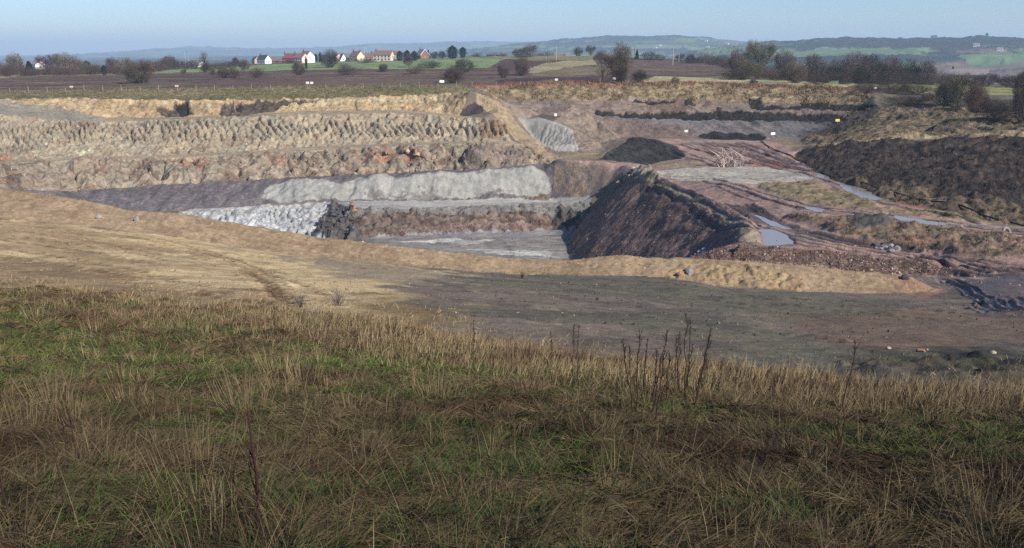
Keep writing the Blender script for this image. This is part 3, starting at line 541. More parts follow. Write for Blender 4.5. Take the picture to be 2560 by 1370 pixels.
q = zone([(2080, 442), (2140, 452), (2110, 466)], (100, 160), 0.8, 2); paint(q, [(158, 98, 76), (146, 96, 78)], 2, 0.8, k=0.85)
q = zone([(2230, 500), (2330, 512), (2420, 532), (2340, 530), (2240, 514)], (90, 140), 0.8, 2); paint(q, [(158, 100, 78), (144, 98, 80)], 2, 0.8, k=0.85)
vb = zone([(1955, 540), (2100, 551), (2220, 552), (2350, 577), (2560, 598), (3000, 640), (3000, 660), (2560, 642), (2450, 642), (2300, 628), (2200, 606), (2080, 582)], (80, 122), 0.6, 2)
paint(vb, [(122, 100, 80), (104, 92, 70), (148, 122, 96), (146, 98, 80)], 3, 0.8); bumpz(vb, 0.55 + 0.5 * fbm(vb.x / 1.6, vb.y / 1.6, 4), 6)
q = zone([(2120, 556), (2180, 552), (2230, 566), (2210, 582), (2130, 580)], (80, 122), 0.5, 1.5); paint(q, [(78, 74, 70), (94, 88, 82)], 1.5, 0.6); bumpz(q, 0.5 * np.ones_like(q.x), 5)
sl = zone([(1574, 440), (1640, 457), (1700, 483), (1760, 513), (1820, 548), (1852, 592), (1848, 626), (1722, 643), (1700, 662), (1420, 664), (1425, 600), (1452, 560), (1478, 520), (1500, 497), (1545, 462)], (90, 176), 0.5, 2)
paint(sl, [(140, 112, 98), (118, 101, 94), (156, 122, 102), (142, 98, 82)], 5, 1.6, face=False, zid=SLOPE)
bumpz(sl, 0.13 * fbm(sl.x / 1.3, sl.y / 1.8, 4) + 0.28 * fbm(sl.x / 5 + 30, sl.y / 7, 2) + 0.05 * fbm(sl.x / 0.7, sl.y / 0.7, 3), 3)
q = zone([(1580, 442), (1650, 466), (1740, 512), (1830, 562), (1872, 602), (1908, 606), (1892, 582), (1850, 551), (1770, 506), (1690, 469), (1620, 446)], (92, 166), 0.3, 2); paint(q, [(176, 154, 118), (162, 140, 108), (186, 164, 124)], 3, 0.8)
q = zone([(1510, 470), (1530, 440), (1560, 424), (1610, 430), (1650, 448), (1600, 446), (1560, 450)], (150, 180), 0.5, 1); paint(q, [(150, 138, 118), (122, 110, 96), (164, 148, 124)], 1.5, 0.5, zid=ROAD); bumpz(q, 0.7 + 0.9 * fbm(q.x / 1.5, q.y / 1.5, 4), 2)
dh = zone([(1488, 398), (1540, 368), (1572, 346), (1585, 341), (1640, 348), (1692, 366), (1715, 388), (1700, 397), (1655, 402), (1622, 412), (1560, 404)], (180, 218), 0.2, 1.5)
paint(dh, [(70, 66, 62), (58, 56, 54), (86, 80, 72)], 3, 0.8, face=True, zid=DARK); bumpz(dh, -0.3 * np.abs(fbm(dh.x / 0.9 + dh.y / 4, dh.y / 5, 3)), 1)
# --- right-hand spoil
bk = zone([(1986, 394), (1994, 378), (2050, 363), (2200, 350), (2300, 351), (2400, 348), (2560, 346), (3000, 346), (3000, 600), (2560, 565), (2400, 540), (2200, 494), (2060, 440), (2012, 412)], (96, 186), 0.5, 2)
paint(bk, [(70, 61, 56), (58, 53, 49), (94, 76, 63), (48, 43, 45)], 5, 1.2, zid=BANK); bumpz(bk, 0.7 * fbm(bk.x / 14, bk.y / 3, 4) + 0.35 * fbm(bk.x / 5, bk.y / 5, 4) + 0.3 * fbm(bk.x / 0.9, bk.y / 0.9, 3), 4)
q = zone([(2060, 430), (2200, 455), (2320, 478), (2450, 505), (2560, 520), (2700, 540), (2700, 580), (2560, 566), (2400, 541), (2200, 495)], (96, 165), 1.5, 2); paint(q, [(136, 114, 86), (108, 92, 72), (90, 78, 62)], 2, 0.8, k=0.75, blend=8)
md = zone([(2010, 360), (2006, 350), (2080, 313), (2150, 278), (2190, 266), (2235, 262), (2400, 266), (2560, 266), (3000, 262), (3000, 344), (2560, 344), (2400, 346), (2200, 348), (2050, 360)], (140, 236), 0.5, 2)
paint(md, [(122, 104, 78), (98, 86, 66), (142, 120, 88), (76, 68, 56)], 6, 1.3, zid=MOUND); bumpz(md, 0.8 * fbm(md.x / 6, md.y / 8, 4) + 0.4 * fbm(md.x / 1.4, md.y / 1.4, 3), 4)
q = zone([(2006, 352), (2080, 314), (2150, 279), (2190, 266), (2205, 272), (2160, 300), (2100, 330), (2040, 356)], (200, 230), 0.6, 2); paint(q, [(80, 70, 62), (66, 60, 56)], 3, 1)  # left-facing slope in shade, the shade painted as darker soil colour
q = zone([(2000, 364), (2200, 344), (2400, 339), (2560, 334), (2560, 340), (2400, 346), (2200, 351), (2050, 364)], (140, 190), 0.4, 2); paint(q, [(160, 138, 102), (146, 124, 92)], 3, 1)
q = zone([(2195, 240), (2300, 246), (2560, 250), (3000, 255), (3000, 275), (2560, 268), (2300, 266), (2225, 262)], (205, 250), 1.0, 3); paint(q, [(92, 82, 64), (74, 70, 54), (116, 98, 80)], 4, 1.2, zid=MOUND)
# --- near: bunds, apron, grass hillside
tn = zone([(-600, 520), (0, 545), (400, 588), (700, 630), (1000, 661), (1120, 680), (1000, 706), (900, 716), (960, 745), (1050, 770), (1130, 812), (900, 805), (650, 772), (400, 748), (0, 724), (-600, 690)], (18, 84), 1.4, 5)
paint(tn, [(206, 178, 122), (192, 163, 112), (216, 188, 132), (168, 138, 96)], 7, 1.2, st=1.5, blend=22)
for pl in ([(-100, 562), (150, 575), (340, 606), (520, 640), (640, 655), (560, 668), (400, 650), (250, 622), (-100, 590)], [(-100, 605), (200, 635), (420, 680), (300, 690), (-100, 650)], [(480, 632), (640, 668), (760, 760), (690, 765), (600, 690)]):
    q = zone(pl, (24, 84), 0.8, 3); paint(q, [(136, 108, 74), (122, 96, 66), (156, 126, 88)], 3, 0.8, k=0.5, blend=30)
q = zone([(700, 640), (1000, 664), (1150, 690), (1000, 700), (880, 690)], (40, 84), 1.5, 4); paint(q, [(140, 126, 104), (126, 114, 100)], 3, 1, k=0.7, blend=22)
q = zone([(860, 745), (960, 740), (1080, 772), (1150, 812), (1000, 806), (880, 792)], (18, 60), 1.2, 3); paint(q, [(138, 112, 62), (120, 98, 58), (148, 122, 72)], 3, 0.8, k=0.85, blend=22)
q = zone([(0, 640), (300, 690), (560, 745), (700, 790), (400, 750), (0, 726)], (24, 60), 1.2, 3); paint(q, [(142, 114, 78), (124, 98, 68), (158, 128, 88)], 3, 0.8, k=0.7, blend=22)
q = zone([(1960, 800), (2200, 778), (2560, 785), (2800, 800), (2800, 870), (2560, 858), (2250, 860), (2050, 835)], (20, 70), 1.6, 4); paint(q, [(124, 96, 72), (108, 86, 68), (136, 106, 78)], 3, 0.9, k=0.55, blend=22)
q = zone([(2050, 905), (2300, 890), (2560, 888), (3000, 900), (3000, 1000), (2560, 975), (2250, 952), (2000, 930)], (17, 40), 0.8, 2); paint(q, [(66, 66, 56), (58, 56, 52), (82, 84, 58)], 1.5, 0.6, blend=22); bumpz(q, 0.2 * fbm(q.x / 0.8, q.y / 0.8, 3))
q = zone([(2335, 700), (2420, 730), (2450, 770), (2560, 832), (2900, 900), (3000, 720), (2560, 690)], (50, 86), 1.0, 3); paint(q, [(108, 90, 84), (92, 80, 80)], 3, 0.9, wet=0.35, blend=22)
q = zone([(2250, 735), (2320, 715), (2370, 725), (2330, 745)], (60, 80), 0.8, 2); paint(q, [(150, 108, 84), (138, 100, 80)], 2, 0.7, k=0.8)
d2z = zone([(1718, 646), (1790, 624), (1900, 615), (2000, 622), (2100, 632), (2200, 644), (2300, 657), (2385, 678), (2400, 694), (2200, 690), (2000, 664), (1850, 656)], (79, 93), 0.4, 1.5)
paint(d2z, [(122, 92, 80), (104, 84, 74), (142, 112, 92), (96, 76, 70)], 2.5, 0.6, zid=RUBBLE); bumpz(d2z, 0.16 * fbm(d2z.x / 0.9, d2z.y / 0.9, 4))
bd = zone(ex(BC, -1) + [(2360, 724)] + rev(ex(BN)), (69, 92), 0.3, 1.5)
paint(bd, [(164, 138, 103), (153, 128, 94), (174, 148, 113), (138, 112, 84)], 3, 0.5, zid=BUND)
bumpz(bd, 0.05 * fbm(bd.x / 0.4, bd.y / 0.5, 4), 2)
q = zone([(1660, 688), (1700, 664), (1900, 668), (2010, 700), (2000, 728), (1800, 716)], (69, 80), 0.4, 1.2); bumpz(q, 0.4 * np.abs(fbm(q.x / 1.1, q.y / 1.1, 4)), 2); paint(q, [(168, 142, 98), (146, 118, 86)], 1.2, 0.4, k=0.7)
q = zone([(2240, 700), (2262, 690), (2330, 718), (2320, 728), (2270, 726)], (69, 80), 0.3, 1); paint(q, [(170, 124, 94), (150, 108, 84)], 1.5, 0.5, k=0.8)
gh = zone(ex(GE) + [(3200, 1500), (3200, 4000), (-1500, 4000), (-1500, 1500)], world=[hit(p[0], p[1], 14, 36) for p in dens(ex(GE) + [(3200, 1010)], 40)[:-1] if -700 < p[0] < 3210 and p[1] < 1020][:90] + [np.array([40, -8]), np.array([-40, -8])], warp=0.6, ws=2)
paint(gh, [(98, 84, 56), (76, 72, 44), (112, 94, 64)], 2.0, 0.5, zid=HILLSIDE)
tr_ = zone([(p[0], p[1] - 16) for p in GE] + rev([(p[0], p[1] + 22) for p in GE]), (14, 40), 1.0, 2.5); paint(tr_, [(138, 114, 78), (118, 96, 66), (152, 130, 92)], 1.6, 0.5, k=0.75, blend=16)
TUSS = 0.12 * np.abs(fbm(gh.x / 0.8, gh.y / 0.8, 3)) + 0.08 * fbm(gh.x / 2.7, gh.y / 2.7, 3)
bumpz(gh, TUSS, 3)

# ------------------------------------------------------------------ wheel ruts
def rut(pts, yr, wdt=0.4, dep=0.16, col=None, wet=0.0, k=0.6, lip=0.5, tread=0.0):
    rut_w(np.array([hit(p[0], p[1], *yr) for p in pts]), wdt, dep, col, wet, k, lip, tread)
def rut_w(pw, wdt, dep, col, wet, k, lip, tread):
    p00 = pw[0]
    # smooth the line
    for _ in range(2):
        n = [pw[0]]
        for a, b in zip(pw[:-1], pw[1:]): n += [a * 0.75 + b * 0.25, a * 0.25 + b * 0.75]
        n.append(pw[-1]); pw = np.array(n)
    m = wdt * 3; r0, r1, c0, c1 = rect(pw[:, 0].min() - m, pw[:, 0].max() + m, pw[:, 1].min() - m, pw[:, 1].max() + m)
    s = np.s_[r0:r1, c0:c1]; x, y = X[s], Y[s]
    if x.size == 0: return
    x = x + 0.16 * fbm(x / 1.4, y / 1.4, 2); d = np.full(x.shape, 99.0); al = np.zeros(x.shape); L = 0.0
    for a, b in zip(pw[:-1], pw[1:]):
        ab = b - a; l = max(1e-6, float(np.hypot(*ab)))
        t = np.clip(((x - a[0]) * ab[0] + (y - a[1]) * ab[1]) / l ** 2, 0, 1)
        q = np.hypot(x - a[0] - t * ab[0], y - a[1] - t * ab[1]); mk = q < d; d = np.where(mk, q, d); al = np.where(mk, L + t * l, al); L += l
    g = np.exp(-(d / wdt) ** 2); e = np.exp(-((d - 1.7 * wdt) / (0.6 * wdt)) ** 2)
    brk = 0.6 + 0.4 * sstep(-0.4, 0.3, fbm(al / 3.1 + p00[0], al * 0 + p00[1], 2))
    if tread: brk = brk * (0.6 + 0.4 * np.sign(np.sin(al * 2 * np.pi / tread)))
    Z[s] += (-dep * g + dep * lip * e) * brk
    if col is not None:
        kk = (k * g * brk)[..., None]; COL[s] = COL[s] * (1 - kk) + lin(col) * kk
    if wet: WET[s] = np.maximum(WET[s], wet * g)
A = (20, 84)
tc = (82, 62, 44)
for p, wd, dp in (([(-60, 549), (150, 566), (350, 597), (520, 629), (620, 674), (690, 725), (735, 785)], 0.3, 0.08), ([(-60, 585), (150, 602), (310, 628), (430, 655), (580, 668)], 0.3, 0.1), ([(-60, 545), (150, 561), (350, 591), (520, 623), (620, 666), (700, 715), (748, 772)], 0.34, 0.10), ([(-60, 555), (150, 573), (340, 603), (480, 631), (580, 661), (660, 706), (715, 766)], 0.34, 0.10),
                  ([(-60, 572), (150, 592), (300, 615), (420, 640), (560, 652), (700, 667), (850, 674), (1000, 670)], 0.36, 0.10), ([(-60, 562), (150, 582), (300, 600), (480, 622), (640, 640), (800, 657), (960, 668)], 0.36, 0.10),
                  ([(0, 642), (150, 662), (300, 692), (450, 722), (600, 757), (700, 778)], 0.4, 0.12), ([(0, 622), (150, 640), (300, 668), (450, 704), (560, 735)], 0.35, 0.08), ([(0, 600), (180, 622), (330, 650), (420, 668)], 0.4, 0.08),
                  ([(560, 640), (640, 670), (720, 700), (800, 730), (840, 770)], 0.3, 0.07)):
    rut(p, A, wd * 0.9, dp * 1.2, tc, k=1.0, tread=0.9)
rc = (62, 58, 56)
for p in ([(1840, 738), (2000, 750), (2150, 768), (2300, 775), (2480, 768)], [(1250, 700), (1600, 712), (1900, 738), (2200, 764), (2450, 785)], [(1100, 705), (1400, 722), (1700, 745), (2000, 780)], [(1050, 720), (1300, 738), (1600, 765), (1900, 800)], [(1500, 700), (1800, 728), (2100, 752)], [(1300, 760), (1600, 790), (1900, 825), (2100, 850)], [(1350, 712), (1750, 742), (2050, 772), (2380, 800)]):
    rut(p, A, 0.36, 0.09, rc, k=0.65, tread=0.9)
mc = (48, 44, 46); W_ = (50, 90)
for p in ([(2445, 770), (2470, 790), (2510, 812), (2565, 832), (2640, 850)], [(2452, 760), (2482, 785), (2524, 806), (2600, 828)], [(2470, 752), (2498, 778), (2540, 799), (2620, 818)], [(2490, 748), (2514, 770), (2552, 790), (2630, 806)], [(2515, 752), (2540, 772), (2580, 786), (2640, 795)], [(2370, 705), (2420, 730), (2470, 760)], [(2380, 702), (2440, 724), (2500, 758), (2560, 780)], [(2540, 745), (2570, 762), (2640, 775)]):
    rut(p, W_, 0.24, 0.22, mc, wet=0.95, k=0.75, lip=0.7)
H = (80, 216)
def rutset(p, yr, offs, wd, dp, col, wet=0.4, k=0.95, tread=0.0):
    """parallel wheel tracks: the same line shifted sideways by some metres"""
    pw = np.array([hit(q[0], q[1], *yr) for q in p]); t = np.gradient(pw, axis=0); n = np.stack([t[:, 1], -t[:, 0]], 1); n /= np.linalg.norm(n, axis=1)[:, None]
    for o_ in offs: rut_w(pw + n * o_, wd * TAB[int(abs(o_) * 37) % 256, 3] * 0.3 + wd, dp, col, wet, k, 0.6, tread)
dk_ = (44, 37, 38)
for p, of in (([(1640, 452), (1700, 472), (1760, 502), (1830, 547), (1900, 577), (2000, 602), (2120, 624), (2300, 652), (2480, 684)], (-1.3, -1.0, 0, 0.35, 1.6, 1.9)), ([(1660, 449), (1760, 492), (1830, 517), (1900, 552), (1960, 577), (2080, 602), (2200, 617), (2300, 627)], (-0.9, -0.5, 0, 0.3, 0.7, 2.0)),
              ([(1870, 512), (1910, 537), (1960, 562), (2050, 587), (2160, 607), (2280, 622)], (-0.5, -0.2, 0.2, 0.5)), ([(1780, 447), (1900, 482), (1990, 509), (2100, 525), (2250, 547), (2400, 560), (2560, 577), (2700, 590)], (-0.3, 0, 1.7, 2.1)), ([(1800, 462), (1900, 497), (2000, 522), (2150, 537), (2300, 562), (2560, 590), (2700, 602)], (-0.4, 0, 1.6)),
              ([(1640, 440), (1760, 440), (1900, 445), (2010, 455)], (0, 1.9)), ([(2000, 430), (2060, 448), (2140, 480), (2200, 505), (2300, 530), (2450, 560)], (0, 0.4)), ([(2300, 640), (2420, 664), (2560, 690), (2700, 715)], (-1.5, 0, 0.4, 1.8)), ([(2250, 628), (2400, 646), (2560, 668), (2700, 690)], (-0.3, 0.2, 1.8)), ([(2400, 690), (2480, 705), (2600, 722)], (-1.6, 0, 1.7))):
    rutset(p, H, of, 0.26, 0.16, dk_, 0.5)
for p, of in (([(1700, 360), (1760, 376), (1860, 412)], (-1.5, 0, 0.5)), ([(1760, 356), (1850, 385), (1930, 412), (2030, 432)], (-1.8, -0.4, 0, 1.8)), ([(1860, 358), (1950, 390), (2040, 427)], (-0.3, 0.3, 2)), ([(1690, 372), (1760, 395), (1800, 412)], (0, 1.8)), ([(1820, 360), (1890, 378), (1990, 412)], (0, 0.5))):
    rutset(p, (140, 216), of, 0.36, 0.18, (54, 46, 47), 0.5)
for p in ([(1640, 432), (1800, 428), (1960, 432)], [(900, 506), (1100, 504), (1300, 500), (1440, 498)], [(900, 512), (1150, 508), (1400, 503)]):
    rut(p, (140, 195), 0.4, 0.08, (132, 124, 116), k=0.5)

# ------------------------------------------------------------------ puddles: a basin in the ground, a sheet of water in it
PUD = [([(1905, 579), (1930, 582), (1985, 598), (1980, 606), (1945, 608), (1912, 607)], (90, 110)), ([(1890, 540), (1915, 545), (1970, 562), (1985, 570), (1930, 562)], (95, 130)), ([(2100, 457), (2125, 458), (2165, 470), (2200, 492), (2185, 498), (2140, 488), (2115, 473)], (115, 160)),
       ([(2010, 516), (2045, 518), (2075, 527), (2050, 529), (2020, 522)], (100, 140)), ([(2235, 543), (2300, 549), (2370, 560), (2340, 562), (2270, 555)], (95, 125)), ([(2037, 430), (2060, 431), (2075, 441), (2050, 442)], (130, 180)), ([(1990, 412), (2020, 416), (2040, 424), (2010, 420)], (140, 185)), ([(1898, 372), (1910, 378), (1908, 383), (1895, 377)], (165, 210)), ([(1830, 405), (1860, 408), (1850, 413), (1825, 410)], (150, 200)), ([(2490, 786), (2520, 790), (2560, 804), (2600, 822), (2550, 812)], (50, 75))]
PW = []
for poly, yr in PUD:
    cp = np.mean(poly, 0); poly = [tuple(cp + (np.array(q) - cp) * 1.16) for q in poly]; z = zone(poly, yr, 0.35, 1.4); s = z.s
    lvl = np.percentile(blur(Z[s], 2)[z.m], 45) if z.m.any() else 0
    sm = blur(z.m.astype(float), 3); rim = blur(blur(z.m.astype(float), 6) > 0.02, 3)
    Z[s] = np.where(rim > 0.01, np.maximum(Z[s], lvl + 0.05) * rim + Z[s] * (1 - rim), Z[s])
    Z[s] = Z[s] * (1 - sm) + (lvl - 0.12) * sm
    pw = np.array([hit(p[0], p[1], *yr) for p in dens(poly, 10)]); PW.append((pw, lvl))
    kk = sstep(0.0, 0.5, blur(z.m.astype(float), 5))[..., None] * 0.5; COL[s] = COL[s] * (1 - kk) + lin((78, 66, 62)) * kk

COL *= 0.76
# ------------------------------------------------------------------ ground objects, one per kind of ground
MATS = {GROUND: soil_mat('shale_ground', 2.2, 0.2, 0.32, 0.12, grit=8, spec=0.1), HILLSIDE: soil_mat('turf_soil', 6, 0.5, 0.5, 0.08, grit=20, spec=0.05), BUND: soil_mat('tan_subsoil', 2.5, 0.3, 0.34, 0.10, grit=9, spec=0.05),
        FACE: soil_mat('cut_rock', 1.0, 0.15, 0.42, 0.45, grit=3.2, spec=0.1), FLOOR: soil_mat('pit_mud', 0.8, 0.12, 0.35, 0.25, grit=3, spec=0.1), ROAD: soil_mat('road_mud', 1.4, 0.15, 0.35, 0.15, grit=4, spec=0.15),
        FIELD: soil_mat('heath', 0.6, 0.06, 0.5, 0.5, grit=1.8, spec=0.05), HILLS: soil_mat('hill_pasture', 0.02, 0.004, 0.3, 3.0, grit=0.06, spec=0.0), PALE: soil_mat('pale_clay', 1.0, 0.15, 0.16, 0.3, grit=3, spec=0.1),
        RILL: soil_mat('grey_clay', 1.0, 0.15, 0.16, 0.2, grit=3, spec=0.1), SLOPE: soil_mat('black_shale', 1.2, 0.15, 0.45, 0.3, grit=3.6, spec=0.1)}
for k_ in (DARK, BANK, MOUND, TALL, RUBBLE, CONE_ID): MATS[k_] = MATS[SLOPE]
NAMES = {GROUND: 'ground', HILLSIDE: 'hillside', BUND: 'earth_bank', FACE: 'quarry_face', FLOOR: 'quarry_floor', ROAD: 'haul_road', FIELD: 'field', HILLS: 'hills'}
HEAPS = {CONE_ID: ('spoil_heap', 'grey brown conical heap tipped below the right end of the left benches'), PALE: ('spoil_heap', 'long pale grey clay heap tipped in lobes along the far quarry bench'), RILL: ('spoil_heap', 'smooth grey clay mound scored by dark rain rills'),
         SLOPE: ('spoil_slope', 'large dark shale slope dropping from the haul road into the pit'), DARK: ('spoil_heap', 'small near-black heap in shadow beside the rilled grey mound'),
         BANK: ('spoil_bank', 'long dark scrubby spoil bank right of the wet haul roads'), MOUND: ('spoil_mound', 'hummocky tan and olive spoil mounds above the dark bank'),
         TALL: ('spoil_heap', 'tall brown earth heap behind the rilled grey mound'), RUBBLE: ('rubble_bank', 'low reddish brown rubble bank behind the tan bund, beside the haul road')}
V = np.stack([X, Y, Z], -1).reshape(-1, 3).astype(np.float32); CC = np.concatenate([COL.reshape(-1, 3), WET.reshape(-1, 1)], 1).astype(np.float32)
IDX = np.arange(NR * NU, dtype=np.int32).reshape(NR, NU)
QUAD = np.stack([IDX[:-1, :-1], IDX[:-1, 1:], IDX[1:, 1:], IDX[1:, :-1]], -1).reshape(-1, 4); QZ = ZID[:-1, :-1].ravel()
for k_ in range(17):
    f = QUAD[QZ == k_]
    if len(f) == 0: continue
    uq, inv = np.unique(f, return_inverse=True)
    nm = NAMES.get(k_) or HEAPS[k_][0]
    o = mesh_from(nm, V[uq], inv.reshape(-1, 4).astype(np.int32), MATS[k_], smooth=True, colors=CC[uq])
    if k_ in NAMES: tag(o, kind='structure')
    else: tag(o, HEAPS[k_][1], 'spoil heap')
# water
wm_ = bpy.data.materials.new('muddy_water'); wm_.use_nodes = True; b = wm_.node_tree.nodes['Principled BSDF']
b.inputs['Base Color'].default_value = (0.24, 0.215, 0.19, 1); b.inputs['Roughness'].default_value = 0.16; b.inputs['IOR'].default_value = 1.33; b.inputs['Specular IOR Level'].default_value = 0.6
n_ = ramp_noise(wm_.node_tree, 1.6, 2, 0.5); bp = wm_.node_tree.nodes.new('ShaderNodeBump'); bp.inputs['Strength'].default_value = 0.05; bp.inputs['Distance'].default_value = 0.05
tcw = wm_.node_tree.nodes.new('ShaderNodeTexCoord'); wm_.node_tree.links.new(tcw.outputs['Object'], n_.inputs['Vector']); wm_.node_tree.links.new(n_.outputs[0], bp.inputs['Height']); wm_.node_tree.links.new(bp.outputs[0], b.inputs['Normal'])
for pw, lvl in PW:
    c = pw.mean(0); ring = c + (pw - c) * 1.12; n = len(ring)
    v = np.concatenate([[[c[0], c[1], lvl]], np.column_stack([ring, np.full(n, lvl)])]); f = np.array([[0, 1 + i, 1 + (i + 1) % n] for i in range(n)])
    o = mesh_from('puddle', v, f, wm_); tag(o, kind='structure')
# ------------------------------------------------------------------ grass: blades as narrow ribbons, gathered by kind
G = np.random.default_rng(5)
leaf = leafy('grass_blade', 0.22, 0.75)
def zid_at(x, y):
    r = np.clip(np.searchsorted(RY, y) - 1, 0, NR - 1); c = np.clip(np.round((x / (y + 12) - U[0]) / (U[1] - U[0])).astype(int), 0, NU - 1)
    return ZID[r, c]
def blades(x, y, L, az, tilt, bend, wd, col, z=None, seg=3):
    """x,y root; L length; az heading; tilt from upright; bend extra tilt at the tip"""
    n = len(x); z = ground(x, y) - 0.02 if z is None else z
    P_ = np.stack([x, y, z], -1); ts = np.linspace(0, 1, seg + 1); vs_ = []
    rv = G.normal(size=(n, 3)); rv /= np.linalg.norm(rv, axis=1)[:, None]; p = P_.copy()
    for i, t in enumerate(ts):
        a = np.minimum(tilt + bend * t, 2.2); d = np.stack([np.sin(a) * np.cos(az), np.sin(a) * np.sin(az), np.cos(a)], -1)
        if i: p = p + d * (L / seg)[:, None]
        # keep the blade from sinking through the turf
        if i: p[:, 2] = np.maximum(p[:, 2], ground(p[:, 0], p[:, 1]) + 0.015 + 0.02 * (i % 2))
        s = np.cross(d, rv); s /= (np.linalg.norm(s, axis=1)[:, None] + 1e-9)
        wv = (wd * (1 - 0.85 * t ** 1.6) / 2)[:, None]
        if i < seg: vs_ += [p - s * wv, p + s * wv]
        else: vs_ += [p]
    v = np.stack(vs_, 1).reshape(-1, 3); k = 2 * seg + 1; base = (np.arange(n) * k)[:, None]
    q = np.concatenate([base + np.array([2 * i, 2 * i + 1, 2 * i + 3, 2 * i + 2]) for i in range(seg - 1)]); t3 = base + np.array([2 * seg - 2, 2 * seg - 1, 2 * seg])
    if GK[1]: col = col * np.interp(y, [5, 9, 13, 18, 26], [0.82, 0.9, 1.1, 1.5, 1.6])[:, None]      # vignette-like darkening painted into blades near the viewer, paler hay along the brow
    return v, q, t3, np.repeat(col, k, 0)
def join(parts):
    v, q, t, c, o = [], [], [], [], 0
    for a, b, d, e in parts: v.append(a); q.append(b + o); t.append(d + o); c.append(e); o += len(a)
    return np.concatenate(v), np.concatenate(q).astype(np.int32), np.concatenate(t).astype(np.int32), np.concatenate(c)
def grass_obj(name, parts, label=None):
    v, q, t, c = join(parts); o = mesh_from(name, v, [q, t], leaf, colors=c); tag(o, kind='stuff')
    if label: o['label'] = label
    return o
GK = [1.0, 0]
def mixcol(n, cols, jit=0.22):
    c = np.stack([lin(q) for q in cols]); i = G.integers(0, len(cols), n); f = G.random((n, 1))
    out = c[i] * f + c[G.integers(0, len(cols), n)] * (1 - f); return 0.76 * GK[0] * out * (1 + G.normal(0, jit, (n, 1))).clip(0.45, 1.7)
GEY = lambda x, y: None
gex = np.array([hit(p[0], p[1], 14, 36) for p in dens(GE, 60)[:60]]); gex = gex[np.argsort(gex[:, 0])]
def edge_d(x, y): return np.interp(x, gex[:, 0], gex[:, 1]) - y         # metres short of the brow
def scatter(n, y0=3.0, y1=34, wpow=0.0):
    y = y0 + (y1 - y0) * G.random(n) ** (1 + wpow); x = (G.random(n) * 2 - 1) * 0.72 * (y + 4.5)
    k = zid_at(x, y) == HILLSIDE; return x[k], y[k]
GB = [(60, 850, 2.4), (250, 875, 2.2), (400, 905, 1.6), (820, 915, 1.8), (980, 925, 1.8), (1150, 922, 1.8), (1290, 930, 1.2), (1500, 935, 1.2), (1110, 1075, .8), (560, 1010, .9), (300, 1010, .7), (640, 1040, .7), (1690, 1040, .8), (1400, 1210, .5), (2080, 1105, .9), (2270, 1140, 1.0), (2470, 1150, 1.0), (200, 1240, .35), (1900, 1290, .4), (1000, 1230, .4), (1750, 960, .8), (30, 960, .7), (1350, 1060, .5), (2350, 1060, .7)]
GBw = [(hit(a, b, 1.5, 36), r) for a, b, r in GB]
def greenness(x, y):
    g = sstep(-0.1, 0.35, fbm(x / 1.9 + 40, y / 1.9, 3)) * 0.85
    for c, r in GBw: g = np.maximum(g, 1.15 * np.exp(-(((x - c[0]) ** 2 + (y - c[1]) ** 2) / r ** 2)))
    return g.clip(0, 1) * sstep(0.6, 3.0, edge_d(x, y))
STRAW = [(126, 108, 76), (108, 92, 62), (142, 124, 88), (92, 76, 50)]; BROWN = [(82, 64, 46), (66, 52, 38), (100, 74, 52), (96, 66, 48)]; PALES = [(168, 150, 116), (152, 132, 98), (138, 118, 86)]
GREEN = [(66, 88, 34), (80, 100, 42), (54, 74, 30), (98, 108, 56)]
flow = lambda x, y: 2.4 * np.pi * fbm(x / 1.6 + 80, y / 1.6, 2) + 0.9
wdy = lambda y, a=0.0030, b=0.00042: a + b * y
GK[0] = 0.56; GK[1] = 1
# matted thatch lying in swirls
x, y = scatter(350000); g = greenness(x, y); k = (G.random(len(x)) > g * 0.75) & (G.random(len(x)) < np.maximum(sstep(-0.5, 4.0, edge_d(x, y)), np.interp(x, [-8, 0], [0.12, 0.8]))); x, y = x[k], y[k]; n = len(x)
br = sstep(-0.1, 0.5, fbm(x / 1.3 + 7, y / 1.3 + 3, 3))[:, None]
c = mixcol(n, STRAW) * (1 - br) + mixcol(n, BROWN) * br
th_ = [blades(x, y, 0.14 + 0.26 * G.random(n), flow(x, y) + G.normal(0, 0.9, n), G.uniform(0.7, 1.5, n), G.uniform(0.1, 0.7, n), wdy(y), c)]
# tussocks: blades arching out of a crown
tx, ty = scatter(4400); m = 40
gx = greenness(tx, ty); kp = G.random(len(tx)) > gx * 0.7; tx, ty, gx = tx[kp], ty[kp], gx[kp]
sz = G.uniform(0.6, 1.25, len(tx)); x = np.repeat(tx, m); y = np.repeat(ty, m); s = np.repeat(sz, m); n = len(x)
ra = G.random(n) ** 0.7 * 0.13 * s; an = G.random(n) * 2 * np.pi; lean = np.repeat(flow(tx, ty), m)
az = np.arctan2(np.sin(an) + 1.3 * np.sin(lean), np.cos(an) + 1.3 * np.cos(lean)) + G.normal(0, 0.45, n)
tone = np.repeat(G.random(len(tx)) ** 2, m)[:, None]; tb = np.repeat(sstep(-0.1, 0.4, fbm(tx / 1.3 + 7, ty / 1.3 + 3, 3)), m)[:, None]; c = (mixcol(n, STRAW) * (1 - tb) + mixcol(n, BROWN) * tb) * (1 - tone) + mixcol(n, PALES) * tone
th_.append(blades(x + ra * np.cos(an), y + ra * np.sin(an), (0.16 + 0.24 * G.random(n)) * s, az, 0.2 + 3.2 * ra / s + np.abs(G.normal(0, 0.35, n)), G.uniform(0.2, 1.4, n), wdy(y), c))
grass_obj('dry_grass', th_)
GK[0] = 0.64
